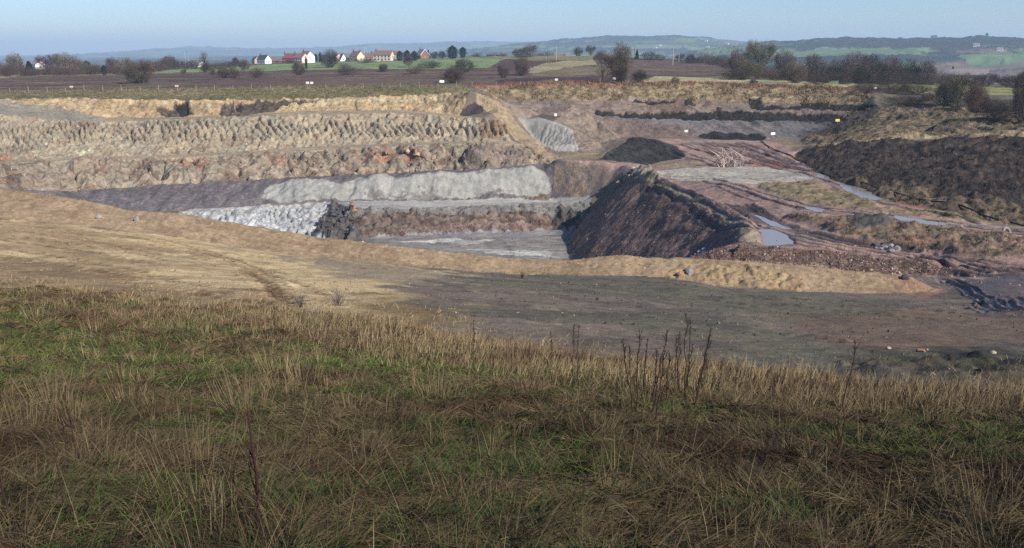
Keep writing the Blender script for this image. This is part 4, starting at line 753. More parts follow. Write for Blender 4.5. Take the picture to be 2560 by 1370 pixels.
# the pale standing fringe along the brow and scattered standing straw
x, y = scatter(180000, 10, 34); e = edge_d(x, y); k = (e < 5.5) & (G.random(len(x)) < np.interp(x, [-16, -6, 0], [0.3, 0.65, 1.1]) * np.exp(-((e - 1.6) / 2.6) ** 2)); x, y = x[k], y[k]; n = len(x)
dark = sstep(0.0, 0.5, fbm(x / 1.5 + 5, y / 0.9, 3))[:, None]
up = [blades(x, y, G.uniform(0.18, 0.48, n) * np.interp(x, [-16, -6, 0], [0.55, 0.8, 1.0]), G.normal(0.4, 1.0, n), np.abs(G.normal(0.15, 0.3, n)), G.uniform(0.0, 0.5, n), wdy(y, 0.004, 0.00042), mixcol(n, PALES) * (1 - dark) + mixcol(n, [(128, 106, 82), (108, 88, 66)]) * dark)]
# thin wisps straying past the brow onto the bare slope
y = 16 + 22 * G.random(150000); x = (G.random(150000) * 2 - 1) * 0.70 * (y + 1.6); e = edge_d(x, y); k = (e < 0.3) & (e > -9) & (G.random(len(x)) < 0.5 * np.exp(e / np.interp(x, [-16, 0], [3.6, 2.0]))) & (fbm(x / 1.3, y / 1.3, 3) > -0.05); x, y = x[k], y[k]; n = len(x)
up.append(blades(x, y, G.uniform(0.08, 0.32, n), G.normal(0.4, 1.4, n), G.uniform(0.1, 1.1, n), G.uniform(0.0, 0.6, n), wdy(y, 0.004, 0.00042), mixcol(n, PALES + [(108, 96, 66)])))
# clumps of standing straw where the photograph has them, and others among them
CL = [(90, 800, .55), (235, 830, .6), (700, 950, .75), (760, 960, .6), (610, 1030, .8), (620, 990, .5), (320, 1010, .5), (130, 1020, .6), (60, 1080, .6), (500, 1190, .5), (720, 1010, .4), (1090, 1010, .55), (1060, 990, .4), (180, 1060, .5), (560, 1330, .4), (470, 1230, .4), (1600, 1000, .4), (1640, 1120, .3), (2060, 1180, .35), (2520, 1230, .35), (2380, 1040, .35), (1290, 1150, .35), (880, 1150, .35), (1480, 1080, .35)]
cw = [(hit(a, b, 1.5, 36), h_) for a, b, h_ in CL]; ex_, ey_ = scatter(260); cw += [(np.array(q), G.uniform(0.2, 0.42)) for q in zip(ex_, ey_)]
for p, h_ in cw:
    n = 55 if h_ > 0.45 else 26; rr_ = 0.16 * G.random(n) ** 0.6 * (1 + h_); an = G.random(n) * 2 * np.pi; x = p[0] + rr_ * np.cos(an) * 1.4; y = p[1] + rr_ * np.sin(an)
    up.append(blades(x, y, h_ * G.uniform(0.55, 1.15, n), an, 0.04 + 0.5 * rr_ + np.abs(G.normal(0, 0.10, n)), G.uniform(0.0, 0.28, n), wdy(y, 0.003, 0.0004), mixcol(n, PALES, 0.15)))
x, y = scatter(3000); n = len(x)
up.append(blades(x, y, G.uniform(0.2, 0.65, n), G.random(n) * 6.28, G.uniform(0.0, 0.7, n), G.uniform(0, 0.5, n), wdy(y, 0.002, 0.0003), mixcol(n, PALES, 0.15)))
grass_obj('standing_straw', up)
GK[0] = 0.76
# green
x, y = scatter(210000); g = greenness(x, y); k = G.random(len(x)) < g * 0.9 + 0.05; x, y = x[k], y[k]; n = len(x)
gr = [blades(x, y, G.uniform(0.10, 0.26, n), flow(x, y) + G.normal(0, 1.1, n), G.uniform(0.1, 1.0, n), G.uniform(0.2, 1.2, n), wdy(y, 0.0035, 0.0006), mixcol(n, GREEN))]
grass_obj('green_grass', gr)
GK[0] = 1.0; GK[1] = 0
# coarse grass and weeds on the rims, verges, bunds and spoil: same ribbons, fewer and larger
def rough(z, n, h, cols, wd, name, keep=0.6, cl=5):
    """clumps inside a zone, denser where its noise says so"""
    i = np.flatnonzero(z.m.ravel()); a = (np.gradient(z.x, axis=1) * np.gradient(z.y, axis=0)).ravel()[i]; a = a.clip(1e-6)
    j = i[G.choice(len(i), n, p=a / a.sum())]; x = z.x.ravel()[j] + G.normal(0, 0.2, n); y = z.y.ravel()[j] + G.normal(0, 0.2, n)
    k = fbm(x / 2.2 + 3, y / 2.2, 3) > (0.5 - keep); x, y = x[k], y[k]
    x = np.repeat(x, cl) + G.normal(0, 0.25, len(x) * cl); y = np.repeat(y, cl) + G.normal(0, 0.25, len(y) * cl); m = len(x)
    v_ = blades(x, y, h * G.uniform(0.4, 1.2, m), G.random(m) * 6.28, G.uniform(0, 0.55, m), G.uniform(0, 0.5, m), np.full(m, wd) * G.uniform(0.6, 1.4, m), 0.98 * mixcol(m, cols, 0.2), seg=2)
    return v_
RG = [rough(vl, 5200, 0.55, [(134, 120, 84), (110, 106, 68), (156, 138, 104), (98, 96, 60)], 0.09, ''), rough(vr, 5200, 0.8, [(154, 134, 98), (132, 110, 82), (168, 148, 110), (110, 94, 66)], 0.12, '', 0.45),
      rough(rr, 2200, 0.9, [(144, 98, 78), (156, 116, 88), (122, 84, 68)], 0.10, '', 0.5), rough(md, 3000, 0.6, [(142, 122, 88), (116, 102, 74), (96, 90, 60)], 0.09, '', 0.4),
      rough(vb, 1600, 0.4, [(128, 106, 82), (110, 98, 72), (150, 118, 96)], 0.05, '', 0.5)]
grass_obj('rough_grass', RG)
SC = [rough(bk, 5200, 0.55, [(66, 58, 47), (54, 50, 42), (90, 74, 57), (58, 46, 43)], 0.07, '', 0.5), rough(d2z, 1200, 0.3, [(120, 92, 78), (98, 78, 68), (140, 112, 92)], 0.03, '', 0.5), rough(sl, 1600, 0.3, [(92, 76, 66), (78, 70, 62), (112, 86, 72)], 0.05, '', 0.4)]
grass_obj('scrub', SC)
# loose stones on the apron, bunds and road edges
def stones(x, y, s, col):
    n = len(x); b = np.array([[1, 0, 0], [0, 1, 0], [-1, 0, 0], [0, -1, 0], [0, 0, 1], [0, 0, -1]], float)
    v = b[None] * s[:, None, None] * G.uniform(0.5, 1.2, (n, 6, 1)) * G.uniform(0.6, 1.3, (n, 1, 3)) + G.normal(0, 0.15, (n, 6, 3)) * s[:, None, None]
    v += np.stack([x, y, ground(x, y) + s * 0.1], -1)[:, None]
    f = np.array([[0, 1, 4], [1, 2, 4], [2, 3, 4], [3, 0, 4], [1, 0, 5], [2, 1, 5], [3, 2, 5], [0, 3, 5]]); ff = (np.arange(n) * 6)[:, None, None] + f
    return v.reshape(-1, 3), ff.reshape(-1, 3), np.repeat(col, 6, 0)
sv, sf_, scol, so = [], [], [], 0
def put(x, y, s, col):
    global so
    a, b_, c_ = stones(x, y, s, col); sv.append(a); sf_.append(b_ + so); scol.append(c_); so += len(a)
n = 6500; y = 18 + 62 * G.random(n); x = (G.random(n) * 2 - 1) * 0.66 * (y + 4); z_ = zid_at(x, y); k = (z_ == GROUND) & (fbm(x / 4, y / 4, 3) > -0.25); x, y = x[k], y[k]
left = x / y < -0.05; cc = np.where(left[:, None], 0.95 * mixcol(len(x), [(150, 128, 94), (134, 112, 84), (166, 144, 110)], 0.10), 0.8 * mixcol(len(x), [(118, 106, 94), (92, 86, 78), (140, 124, 108), (78, 72, 68)]))
put(x, y, (0.022 + 0.05 * G.random(len(x)) ** 3) * (0.6 + y / 60), cc)
for z, n, s0, cols in ((bd, 5200, 0.055, [(176, 150, 114), (146, 122, 92), (190, 166, 130), (150, 116, 90)]), (d2z, 2600, 0.10, [(150, 124, 108), (110, 88, 78), (176, 150, 130), (90, 74, 68)]), (sl, 1800, 0.10, [(130, 104, 88), (90, 76, 70), (150, 120, 100)]),
                       (hr, 2600, 0.10, [(160, 132, 114), (130, 108, 98), (112, 92, 84)]), (f3, 1500, 0.22, [(176, 152, 120), (150, 140, 118), (180, 120, 90)]), (f2, 900, 0.2, [(186, 164, 124), (164, 150, 120)]), (ns, 160, 0.3, [(92, 88, 88), (74, 70, 72), (120, 112, 106)]), (q_ := fl, 300, 0.15, [(140, 134, 130), (120, 114, 112)])):
    i = np.flatnonzero(z.m.ravel()); j = i[G.choice(len(i), n)]; x = z.x.ravel()[j] + G.normal(0, 0.1, n); y = z.y.ravel()[j] + G.normal(0, 0.1, n)
    put(x, y, s0 * (0.35 + G.random(n) ** 3 * 1.6), pale(mixcol(n, cols)))
o = mesh_from('stones', np.concatenate(sv), np.concatenate(sf_).astype(np.int32), leafy('stone_grain', 0.3, 0.9), colors=np.concatenate(scol)); tag(o, kind='stuff')
# ------------------------------------------------------------------ trees and bushes: trunk with limbs, crown of many twigs or leaf clumps
TR = np.random.default_rng(21)
def tube(p, r, k=6):
    """tapered tube along points"""
    p = np.array(p, float); r = np.array(r, float); v = []; n = len(p)
    for i in range(n):
        d = p[min(i + 1, n - 1)] - p[max(i - 1, 0)]; d /= np.linalg.norm(d) + 1e-9
        a = np.cross(d, [0.3, 0.9, 0.1] if abs(d[2]) > 0.9 else [0, 0, 1]); a /= np.linalg.norm(a) + 1e-9; b = np.cross(d, a)
        an = np.arange(k) * 2 * np.pi / k; v.append(p[i] + r[i] * (np.cos(an)[:, None] * a + np.sin(an)[:, None] * b))
    v = np.concatenate(v); f = [[i * k + j, i * k + (j + 1) % k, (i + 1) * k + (j + 1) % k, (i + 1) * k + j] for i in range(n - 1) for j in range(k)]
    return v, np.array(f)
class Mesh:
    def __init__(s): s.v, s.f, s.o = [], {3: [], 4: []}, 0
    def add(s, v, f):
        f = np.asarray(f); s.v.append(np.asarray(v, float)); s.f[f.shape[1]].append(f + s.o); s.o += len(v)
    def box(s, x0, x1, y0, y1, z0, z1):
        s.add([[x, y, z] for z in (z0, z1) for y in (y0, y1) for x in (x0, x1)], [[0, 2, 3, 1], [4, 5, 7, 6], [0, 1, 5, 4], [2, 6, 7, 3], [0, 4, 6, 2], [1, 3, 7, 5]])
    def build(s, name, mat, parent=None, smooth=False, link=True):
        f = [np.concatenate(q) for q in s.f.values() if q]; o = mesh_from(name, np.concatenate(s.v), f, mat, link=link, smooth=smooth)
        if link and parent is not None: o.parent = parent
        return o
def twigs(c, d, L, w):
    """thin triangles from points c along directions d"""
    n = len(c); rv = TR.normal(size=(n, 3)); s = np.cross(d, rv); s /= np.linalg.norm(s, axis=1)[:, None] + 1e-9
    v = np.stack([c - s * w[:, None] / 2, c + s * w[:, None] / 2, c + d * L[:, None]], 1).reshape(-1, 3); return v, np.arange(3 * n).reshape(-1, 3)
def limbs(m, base, tip, r, kids, spread, depth, ends):
    base = np.array(base, float); tip = np.array(tip, float); mid = (base + tip) / 2 + TR.normal(size=3) * np.linalg.norm(tip - base) * 0.07
    v, f = tube([base, mid, tip], [r, r * 0.75, r * 0.5], 6 if depth > 1 else 4); m.add(v, f)
    if depth == 0: ends.append((mid, tip)); return
    for i in range(kids):
        t = TR.uniform(0.45, 1.0); s = base + (tip - base) * t; L = np.linalg.norm(tip - base) * TR.uniform(0.5, 0.8)
        d = (tip - base) / np.linalg.norm(tip - base) + TR.normal(size=3) * spread + [0, 0, 0.12]; d /= np.linalg.norm(d)
        limbs(m, s, s + d * L, r * 0.5, kids, spread, depth - 1, ends)
def bare_tree(h, wdt, trunk_h, n_tw=2600, stems=1, name='bare'):
    """unit tree of height h, crown width wdt"""
    m = Mesh(); ends = []
    for s in range(stems):
        b = np.array([TR.normal() * 0.05 * wdt * (stems > 1), TR.normal() * 0.05 * wdt * (stems > 1), -0.3]); a = 2 * np.pi * s / stems + TR.random()
        tip = b + [np.cos(a) * wdt * 0.12 * (stems > 1), np.sin(a) * wdt * 0.12 * (stems > 1), trunk_h + 0.3]
        v, f = tube([b, (b + tip) / 2 + TR.normal(size=3) * 0.05, tip], [0.035 * h / stems ** 0.5, 0.028 * h / stems ** 0.5, 0.024 * h / stems ** 0.5], 8); m.add(v, f)
        for i in range(7 if stems == 1 else 4):
            az = i * 2.4 + TR.random(); el = TR.uniform(0.35, 1.35); L = (h - trunk_h) * TR.uniform(0.42, 0.62)
            d = np.array([np.cos(az) * np.cos(el) * wdt / h * 1.1, np.sin(az) * np.cos(el) * wdt / h * 1.1, np.sin(el)]); limbs(m, tip - [0, 0, trunk_h * 0.2 * TR.random()], tip + d * L, 0.014 * h, 3, 0.42, 2, ends)
    # crown: twigs bunched at the limb ends and filling a lumpy dome
    E = np.array([e[1] for e in ends] + [e[0] for e in ends]); k = TR.integers(0, len(E), n_tw); c = E[k] + TR.normal(size=(n_tw, 3)) * np.array([wdt, wdt, h]) * TR.choice([0.04, 0.11], (n_tw, 1))
    cen = np.array([0, 0, trunk_h + (h - trunk_h) * 0.42]); nf = int(n_tw * 0.5); u_ = TR.normal(size=(nf, 3)); u_ /= np.linalg.norm(u_, axis=1)[:, None]; c[:nf] = cen + u_ * (TR.random((nf, 1)) ** 0.45) * np.array([wdt / 2, wdt / 2, (h - trunk_h) * 0.56]) * (0.82 + 0.3 * np.array([vn(np.array(a * 2.3 + 11 * stems), np.array(b * 2.3)) for a, b in zip(u_[:, 0] + u_[:, 2], u_[:, 1] - u_[:, 2])]))[:, None]
    q = (c - cen) / np.array([wdt / 2, wdt / 2, (h - trunk_h) * 0.58]); rr_ = np.linalg.norm(q, axis=1)
    lump = 1.0 + 0.18 * np.array([vn(np.array(a * 2.1), np.array(b * 2.1 + 9)) for a, b in zip(q[:, 0] + q[:, 2], q[:, 1] - q[:, 2])]); ov = rr_ > lump; c[ov] = cen + (c[ov] - cen) * (lump[ov] / rr_[ov] * TR.uniform(0.7, 1.0, ov.sum()))[:, None]
    c[:, 2] = np.maximum(c[:, 2], trunk_h * 0.4 + 0.1)
    d = (c - cen) / (np.linalg.norm(c - cen, axis=1)[:, None] + 1e-9) + TR.normal(size=c.shape) * 0.55 + [0, 0, 0.25]; d /= np.linalg.norm(d, axis=1)[:, None]
    v, f = twigs(c, d, TR.uniform(0.04, 0.10, n_tw) * h, TR.uniform(0.004, 0.010, n_tw) * h)
    kz = h / np.percentile(v[:, 2], 99.3); kx = wdt / 2 / np.percentile(np.hypot(v[:, 0], v[:, 1]), 97); sc3 = np.array([kx, kx, kz]); cm = mesh_from('crown', v * sc3, f, None, link=False)
    m.v = [q * sc3 for q in m.v]; tm = m.build('trunk', None, link=False, smooth=True)
    return tm, cm
def leaf_tree(h, wdt, shape, n=1900):
    """evergreen: clumps of small leaf faces on an uneven outline"""
    m = Mesh(); v, f = tube([[0, 0, -0.3], [0.02 * h, 0, h * 0.4], [0, 0, h * 0.9]], [0.03 * h, 0.022 * h, 0.006 * h], 7); m.add(v, f)
    for i in range(9):
        a = i * 2.4; z0 = h * (0.15 + 0.08 * i); L = wdt * 0.4 * (1 - 0.08 * i); v, f = tube([[0, 0, z0], [np.cos(a) * L * 0.6, np.sin(a) * L * 0.6, z0 + 0.08 * h], [np.cos(a) * L, np.sin(a) * L, z0 + 0.11 * h]], [0.012 * h, 0.008 * h, 0.003 * h], 4); m.add(v, f)
    tm = m.build('trunk', None, link=False, smooth=True)
    t = TR.random(n) ** 0.8; an = TR.random(n) * 6.283
    prof = {'cone': (1 - t) ** 0.75 * 1.0, 'round': np.sqrt(np.maximum(0.02, 1 - (2 * t - 0.9) ** 2)) * 0.95, 'column': np.minimum(1, 3.2 * (1 - t)) * (0.75 + 0.25 * np.sin(np.pi * t))}[shape]
    r = wdt / 2 * prof * (0.72 + 0.34 * np.array([vn(np.array(3 * a), np.array(6 * b + 4)) for a, b in zip(np.cos(an) + t, np.sin(an) + t * 2)])) * TR.uniform(0.55, 1.08, n)
    c = np.stack([r * np.cos(an), r * np.sin(an), 0.04 * h + t * h * 0.96], -1)
    s = TR.uniform(0.018, 0.045, n) * h; a1 = TR.normal(size=(n, 3)); a1 /= np.linalg.norm(a1, axis=1)[:, None]; b1 = np.cross(a1, TR.normal(size=(n, 3))); b1 /= np.linalg.norm(b1, axis=1)[:, None]
    v = np.stack([c - a1 * s[:, None], c + b1 * s[:, None] * 0.7, c + a1 * s[:, None], c - b1 * s[:, None] * 0.7], 1).reshape(-1, 3)
    return tm, mesh_from('crown', v, np.arange(4 * n).reshape(-1, 4), None, link=False)
PROTO = {'oak': [bare_tree(10, 10, 1.6, 8000) for _ in range(3)], 'tall': [bare_tree(10, 6.5, 1.5, 5500) for _ in range(2)], 'bush': [bare_tree(10, 11, 0.2, 8500, stems=6) for _ in range(3)], 'low': [bare_tree(10, 20, 0.1, 9000, stems=7) for _ in range(3)], 'thin': [bare_tree(10, 5, 2.5, 1100)],
         'cone': [leaf_tree(10, 7.5, 'cone', 2400)], 'round': [leaf_tree(10, 10, 'round', 2600), leaf_tree(10, 9, 'round', 2400)], 'column': [leaf_tree(10, 3.6, 'column', 1400)], 'blob': [leaf_tree(10, 18, 'round', 2800)]}
TC = {'purple': (96, 76, 72), 'brown': (98, 84, 72), 'olive': (104, 97, 76), 'red': (108, 82, 72), 'dark': (66, 56, 52), 'grey': (120, 112, 98), 'tan': (120, 106, 86), 'green': (42, 62, 38), 'deep': (30, 48, 36), 'moss': (72, 78, 48), 'yellow': (112, 108, 62)}
TM = {k: plain('twigs_' + k, tuple(0.92 * q for q in v), 0.9, 0.3, 2.0, 0.1) for k, v in TC.items()}; BARK = plain('bark', (78, 66, 56), 0.9, 0.3, 3.0, 0.1)
count = [0]
def plant(kind, px, base, top, wpx, col, label, yr, group=None, name=None, cat=None, Yf=None):
    y0 = hit(px, base, *yr)[1] if Yf is None else Yf
    a, b = ray(px, base); x = a * y0; z = float(ground(x, y0)); sc_ = y0 / FPX
    h = (base - top) * sc_ * 1.02; wd = wpx * sc_
    pr = PROTO[kind]; tm, cm = pr[count[0] % len(pr)]; count[0] += 1
    w0 = {'oak': 10, 'tall': 6.5, 'bush': 11, 'low': 20, 'thin': 5, 'cone': 7.5, 'round': 10, 'column': 3.6, 'blob': 18}[kind]
    ever = kind in ('cone', 'round', 'column', 'blob')
    name = name or ('bush' if kind in ('bush', 'low') else 'evergreen_tree' if ever else 'bare_tree')
    e = empty(name, (x, y0, z - 0.05), TR.random() * 6.28); e.scale = (wd / w0, wd / w0, h / 10)
    tag(e, label, cat or ('bush' if name == 'bush' else 'tree'), group)
    for me, nm, mt in ((tm, 'stems' if name == 'bush' else 'trunk', BARK), (cm, 'crown', TM[col])):
        if not len(me.materials): me.materials.append(mt)
        o = bpy.data.objects.new(nm, me); C.objects.link(o); o.parent = e; o.material_slots[0].link = 'OBJECT'; o.material_slots[0].material = mt
    return e
F_ = (266, 725); HG = 'bushes of the far hedgerows'
for a in [
    ('tall', 42, 188, 137, 40, 'grey', 'pale bare tree behind the leftmost utility pole', F_), ('low', 12, 191, 157, 50, 'purple', 'dark purple bush at the left end of the heath hedge', F_), ('cone', 75, 189, 155, 40, 'deep', 'dark green conifer alone at the left end of the hedge', F_),
    ('oak', 124, 186, 141, 56, 'purple', 'purple bare tree right of the dark conifer', F_), ('oak', 168, 186, 137, 72, 'grey', 'broad grey bare tree over the orange roof', F_), ('low', 118, 188, 166, 60, 'purple', 'low purple bush right beside the dark conifer', F_), ('low', 165, 188, 168, 70, 'purple', 'low hedge bush below the broad grey tree', F_),
    ('low', 212, 186, 160, 70, 'brown', 'reddish hedge bush at the thin pole left of the round evergreen', F_), ('blob', 218, 178, 154, 46, 'green', 'flat-topped evergreen rising behind the hedge', F_), ('round', 261, 187, 164, 22, 'deep', 'small round dark evergreen in the hedge', F_),
    ('oak', 284, 184, 148, 40, 'purple', 'bare tree just right of the round evergreen', F_), ('oak', 314, 184, 145, 50, 'grey', 'grey bare tree behind the lone reddish thorn', F_), ('low', 300, 187, 166, 60, 'purple', 'low hedge bush left of the lone reddish thorn', F_),
    ('oak', 358, 209, 154, 76, 'brown', 'lone reddish brown thorn tree on the heath at left', F_), ('low', 345, 208, 186, 56, 'moss', 'low mossy bush round the foot of the lone thorn', F_),
    ('bush', 408, 175, 148, 44, 'purple', 'dark purple bush left of the thin pole by the green field', F_), ('tall', 424, 174, 142, 34, 'purple', 'purple bare tree behind the thin pole', F_), ('low', 446, 173, 152, 36, 'dark', 'dark bush left of the tall pole pair', F_), ('low', 487, 172, 151, 40, 'dark', 'dark bush right of the tall pole pair', F_),
    ('thin', 513, 180, 132, 26, 'grey', 'thin tall grey tree at the green field corner', F_), ('bush', 513, 181, 157, 20, 'dark', 'dark bush under the thin tall grey tree', F_), ('bush', 459, 184, 173, 16, 'olive', 'tiny olive bush on the green field edge', F_), ('bush', 531, 187, 166, 18, 'olive', 'small olive bush right of the thin tall tree', F_),
    ('bush', 560, 195, 166, 30, 'brown', 'left of two brown bushes joined at the field edge', F_), ('bush', 584, 195, 167, 30, 'brown', 'right of two brown bushes joined at the field edge', F_), ('tall', 590, 168, 145, 20, 'dark', 'dark tree left of the tan house', F_), ('oak', 612, 178, 151, 30, 'brown', 'brown round-headed tree in front of the tan house', F_),
    ('low', 640, 193, 170, 40, 'purple', 'dark low bush on the heath below the white gabled house', F_), ('bush', 745, 190, 156, 34, 'brown', 'brown bush in front of the pale terrace', F_), ('column', 766, 172, 142, 8, 'green', 'slim columnar evergreen before the white gable house', F_),
    ('round', 790, 154, 136, 12, 'deep', 'shorter of two dark evergreens right of the white gable house', F_), ('column', 801, 154, 131, 10, 'deep', 'taller of two dark evergreens right of the white gable house', F_), ('bush', 824, 169, 127, 42, 'dark', 'large dark bare tree between the evergreens and white gables', F_),
    ('low', 866, 188, 160, 46, 'dark', 'dark purple bush on the heath below the grey house', F_), ('low', 728, 159, 149, 40, 'dark', 'dark garden hedge before the red brick house', F_), ('low', 915, 158, 146, 50, 'moss', 'green garden shrubs before the long terrace', F_),
    ('blob', 955, 136, 116, 34, 'deep', 'dome-shaped dark tree above the terrace roof', F_), ('round', 1000, 152, 129, 26, 'deep', 'left of three evergreens beside the brick gable', F_), ('round', 1018, 152, 127, 26, 'deep', 'middle of three evergreens beside the brick gable', F_), ('round', 1036, 152, 128, 26, 'deep', 'right of three evergreens beside the brick gable', F_),
    ('oak', 1022, 167, 138, 26, 'purple', 'purple bare tree in front of the three evergreens', F_), ('cone', 1071, 146, 124, 12, 'deep', 'small pointed conifer right of the brick gable', F_), ('bush', 1086, 146, 130, 18, 'green', 'small green bush left of the big evergreen', F_), ('bush', 1105, 146, 129, 18, 'green', 'small green bush touching the big evergreen', F_),
    ('round', 1131, 148, 117, 36, 'deep', 'big dark evergreen at the right end of the houses', F_), ('round', 1157, 145, 120, 26, 'deep', 'smaller dark evergreen right of the big one', F_), ('bush', 959, 179, 160, 24, 'dark', 'small dark bush on the heath below the cream block', F_), ('low', 1036, 184, 165, 44, 'olive', 'pale olive bush on the heath edge', F_),
    ('low', 1072, 171, 153, 54, 'green', 'dark green bush on the green field', F_), ('bush', 1160, 180, 148, 50, 'moss', 'large mossy bush at the right of the green field', F_), ('bush', 1135, 207, 165, 50, 'purple', 'prominent purple thorn bush at the heath edge by the fence', F_),
    ('bush', 1260, 193, 162, 34, 'purple', 'left of two round purple bushes behind the pit corner', F_), ('bush', 1302, 189, 157, 36, 'purple', 'right of two round purple bushes behind the pit corner', F_), ('oak', 1305, 172, 144, 40, 'brown', 'brown haze of a bare tree behind two round bushes', F_),
    ('low', 1190, 139, 126, 26, 'dark', 'far dark bush on the skyline after the evergreens', F_), ('low', 1232, 139, 128, 36, 'dark', 'far low dark bush on the skyline, left one', F_), ('low', 1256, 139, 127, 24, 'purple', 'far low purple bush on the skyline', F_), ('oak', 1293, 140, 118, 26, 'purple', 'grey purple tree left of the twin skyline oak', F_),
    ('oak', 1325, 141, 114, 46, 'brown', 'broad brown oak on the middle skyline', F_), ('low', 1310, 143, 132, 50, 'dark', 'dark bushes below the broad skyline oak', F_), ('low', 1372, 139, 121, 36, 'purple', 'purple bush at the left of the far low houses', F_), ('bush', 1407, 139, 126, 22, 'purple', 'purple bush between the far low houses', F_),
    ('bush', 1446, 140, 119, 24, 'moss', 'mossy bush at the right end of the far low houses', F_), ('oak', 1477, 140, 115, 26, 'purple', 'round purple tree right of the pole pair on the skyline', F_),
    ('oak', 1548, 204, 118, 74, 'brown', 'tallest brown bare tree on the rim in the middle', F_), ('oak', 1503, 166, 128, 40, 'purple', 'purple tree at the left shoulder of the tallest bare tree', F_), ('bush', 1546, 206, 168, 44, 'dark', 'dark thicket at the foot of the tallest bare tree', F_), ('thin', 1508, 207, 164, 38, 'grey', 'thin grey shrub left of the dark thicket', F_),
    ('bush', 1598, 206, 177, 36, 'dark', 'small dark dome-headed thorn on short stems by the rim', F_), ('bush', 1688, 210, 194, 20, 'tan', 'tiny tan bush on the straw strip', F_), ('cone', 1592, 150, 126, 16, 'deep', 'dark conifer beside the skyline pole', F_),
    ('low', 1620, 150, 130, 42, 'deep', 'dark evergreen hedge bush right of the skyline conifer', F_), ('low', 1650, 151, 136, 26, 'green', 'shorter green hedge bush on the skyline', F_), ('oak', 1702, 153, 135, 26, 'purple', 'purple tree behind the pole pair at right', F_), ('oak', 1725, 159, 136, 24, 'dark', 'dark round tree right of the pole pair', F_),
    ('low', 1766, 158, 136, 44, 'purple', 'purple hedge bush on the right skyline', F_), ('low', 1806, 165, 140, 40, 'dark', 'dark bush left of the copse on the right', F_), ('bush', 1842, 190, 128, 44, 'purple', 'purple tree at the left of the tall copse', F_), ('oak', 1897, 190, 109, 78, 'olive', 'tallest olive grey tree of the right copse', F_),
    ('bush', 1855, 200, 150, 58, 'olive', 'olive brown round bush in front of the tall copse', F_), ('low', 1830, 200, 178, 50, 'dark', 'dark low bush at the straw strip edge', F_), ('bush', 1892, 197, 160, 26, 'yellow', 'yellowish ivy-covered bush before the tall copse', F_), ('bush', 1958, 195, 132, 50, 'purple', 'purple tree right of the tallest copse tree', F_),
    ('bush', 1988, 207, 153, 56, 'tan', 'tan round bush at the end of the straw strip', F_), ('bush', 2036, 200, 141, 58, 'purple', 'dark purple tree right of the tan round bush', F_), ('low', 1932, 202, 182, 56, 'dark', 'dark bramble under the purple copse tree', F_), ('low', 2048, 210, 190, 60, 'dark', 'dark bramble left of the green gate', F_), ('bush', 1883, 215, 200, 22, 'brown', 'small brown bush standing in the straw strip', F_),
    ('bush', 2092, 205, 152, 52, 'purple', 'bare tree at the left side of the long dark copse', F_), ('bush', 2130, 208, 136, 74, 'purple', 'highest tree of the long dark copse', F_), ('bush', 2178, 208, 142, 70, 'dark', 'second tree of the long dark copse', F_), ('bush', 2225, 210, 148, 70, 'purple', 'middle tree of the long dark copse', F_),
    ('bush', 2268, 211, 153, 60, 'dark', 'fourth tree of the long dark copse', F_), ('bush', 2308, 212, 157, 54, 'purple', 'last tree of the long dark copse by the pale field', F_), ('bush', 2150, 210, 170, 50, 'green', 'greenish ivy bush in the long dark copse', F_), ('low', 2345, 204, 172, 50, 'purple', 'low trees trailing off right of the long copse', F_),
    ('low', 2165, 232, 205, 70, 'dark', 'dark hedge bush above the right corner of the rim', (232, 330)), ('low', 2225, 234, 205, 74, 'dark', 'dark hedge bush by the small white sign', (232, 330)), ('low', 2290, 236, 210, 80, 'dark', 'dark hedge bush left of the pale green field', (232, 330)),
    ('low', 2265, 262, 238, 90, 'dark', 'near-black thicket in the hollow above the mounds', (205, 262)), ('bush', 2318, 252, 233, 32, 'red', 'pinkish tuft bush right of the near-black thicket', (205, 262)), ('bush', 2362, 266, 192, 62, 'olive', 'big olive bush left of the pale house', (205, 262)), ('oak', 2394, 268, 187, 80, 'olive', 'big olive brown bush before the pale house', (205, 262)),
    ('bush', 2436, 275, 206, 60, 'red', 'reddish leafed young tree right of the olive bush', (200, 262)), ('thin', 2427, 274, 198, 12, 'dark', 'slim dark sapling inside the reddish tree', (200, 262)), ('low', 2500, 276, 240, 90, 'dark', 'dark bramble bank right of the reddish tree', (200, 262)), ('bush', 2556, 300, 178, 60, 'dark', 'dark bush cut by the right edge of the picture', (180, 262)), ('low', 2490, 300, 262, 80, 'dark', 'low dark scrub on the mound at far right', (180, 240)),
    ('oak', 2470, 216, 186, 50, 'purple', 'purple trees behind the field right of the pale house', F_), ('oak', 2515, 219, 190, 50, 'purple', 'bare hedge tree behind the right end field', F_), ('oak', 2552, 222, 184, 40, 'dark', 'dark tree at the far right field edge', F_)]:
    plant(*a)
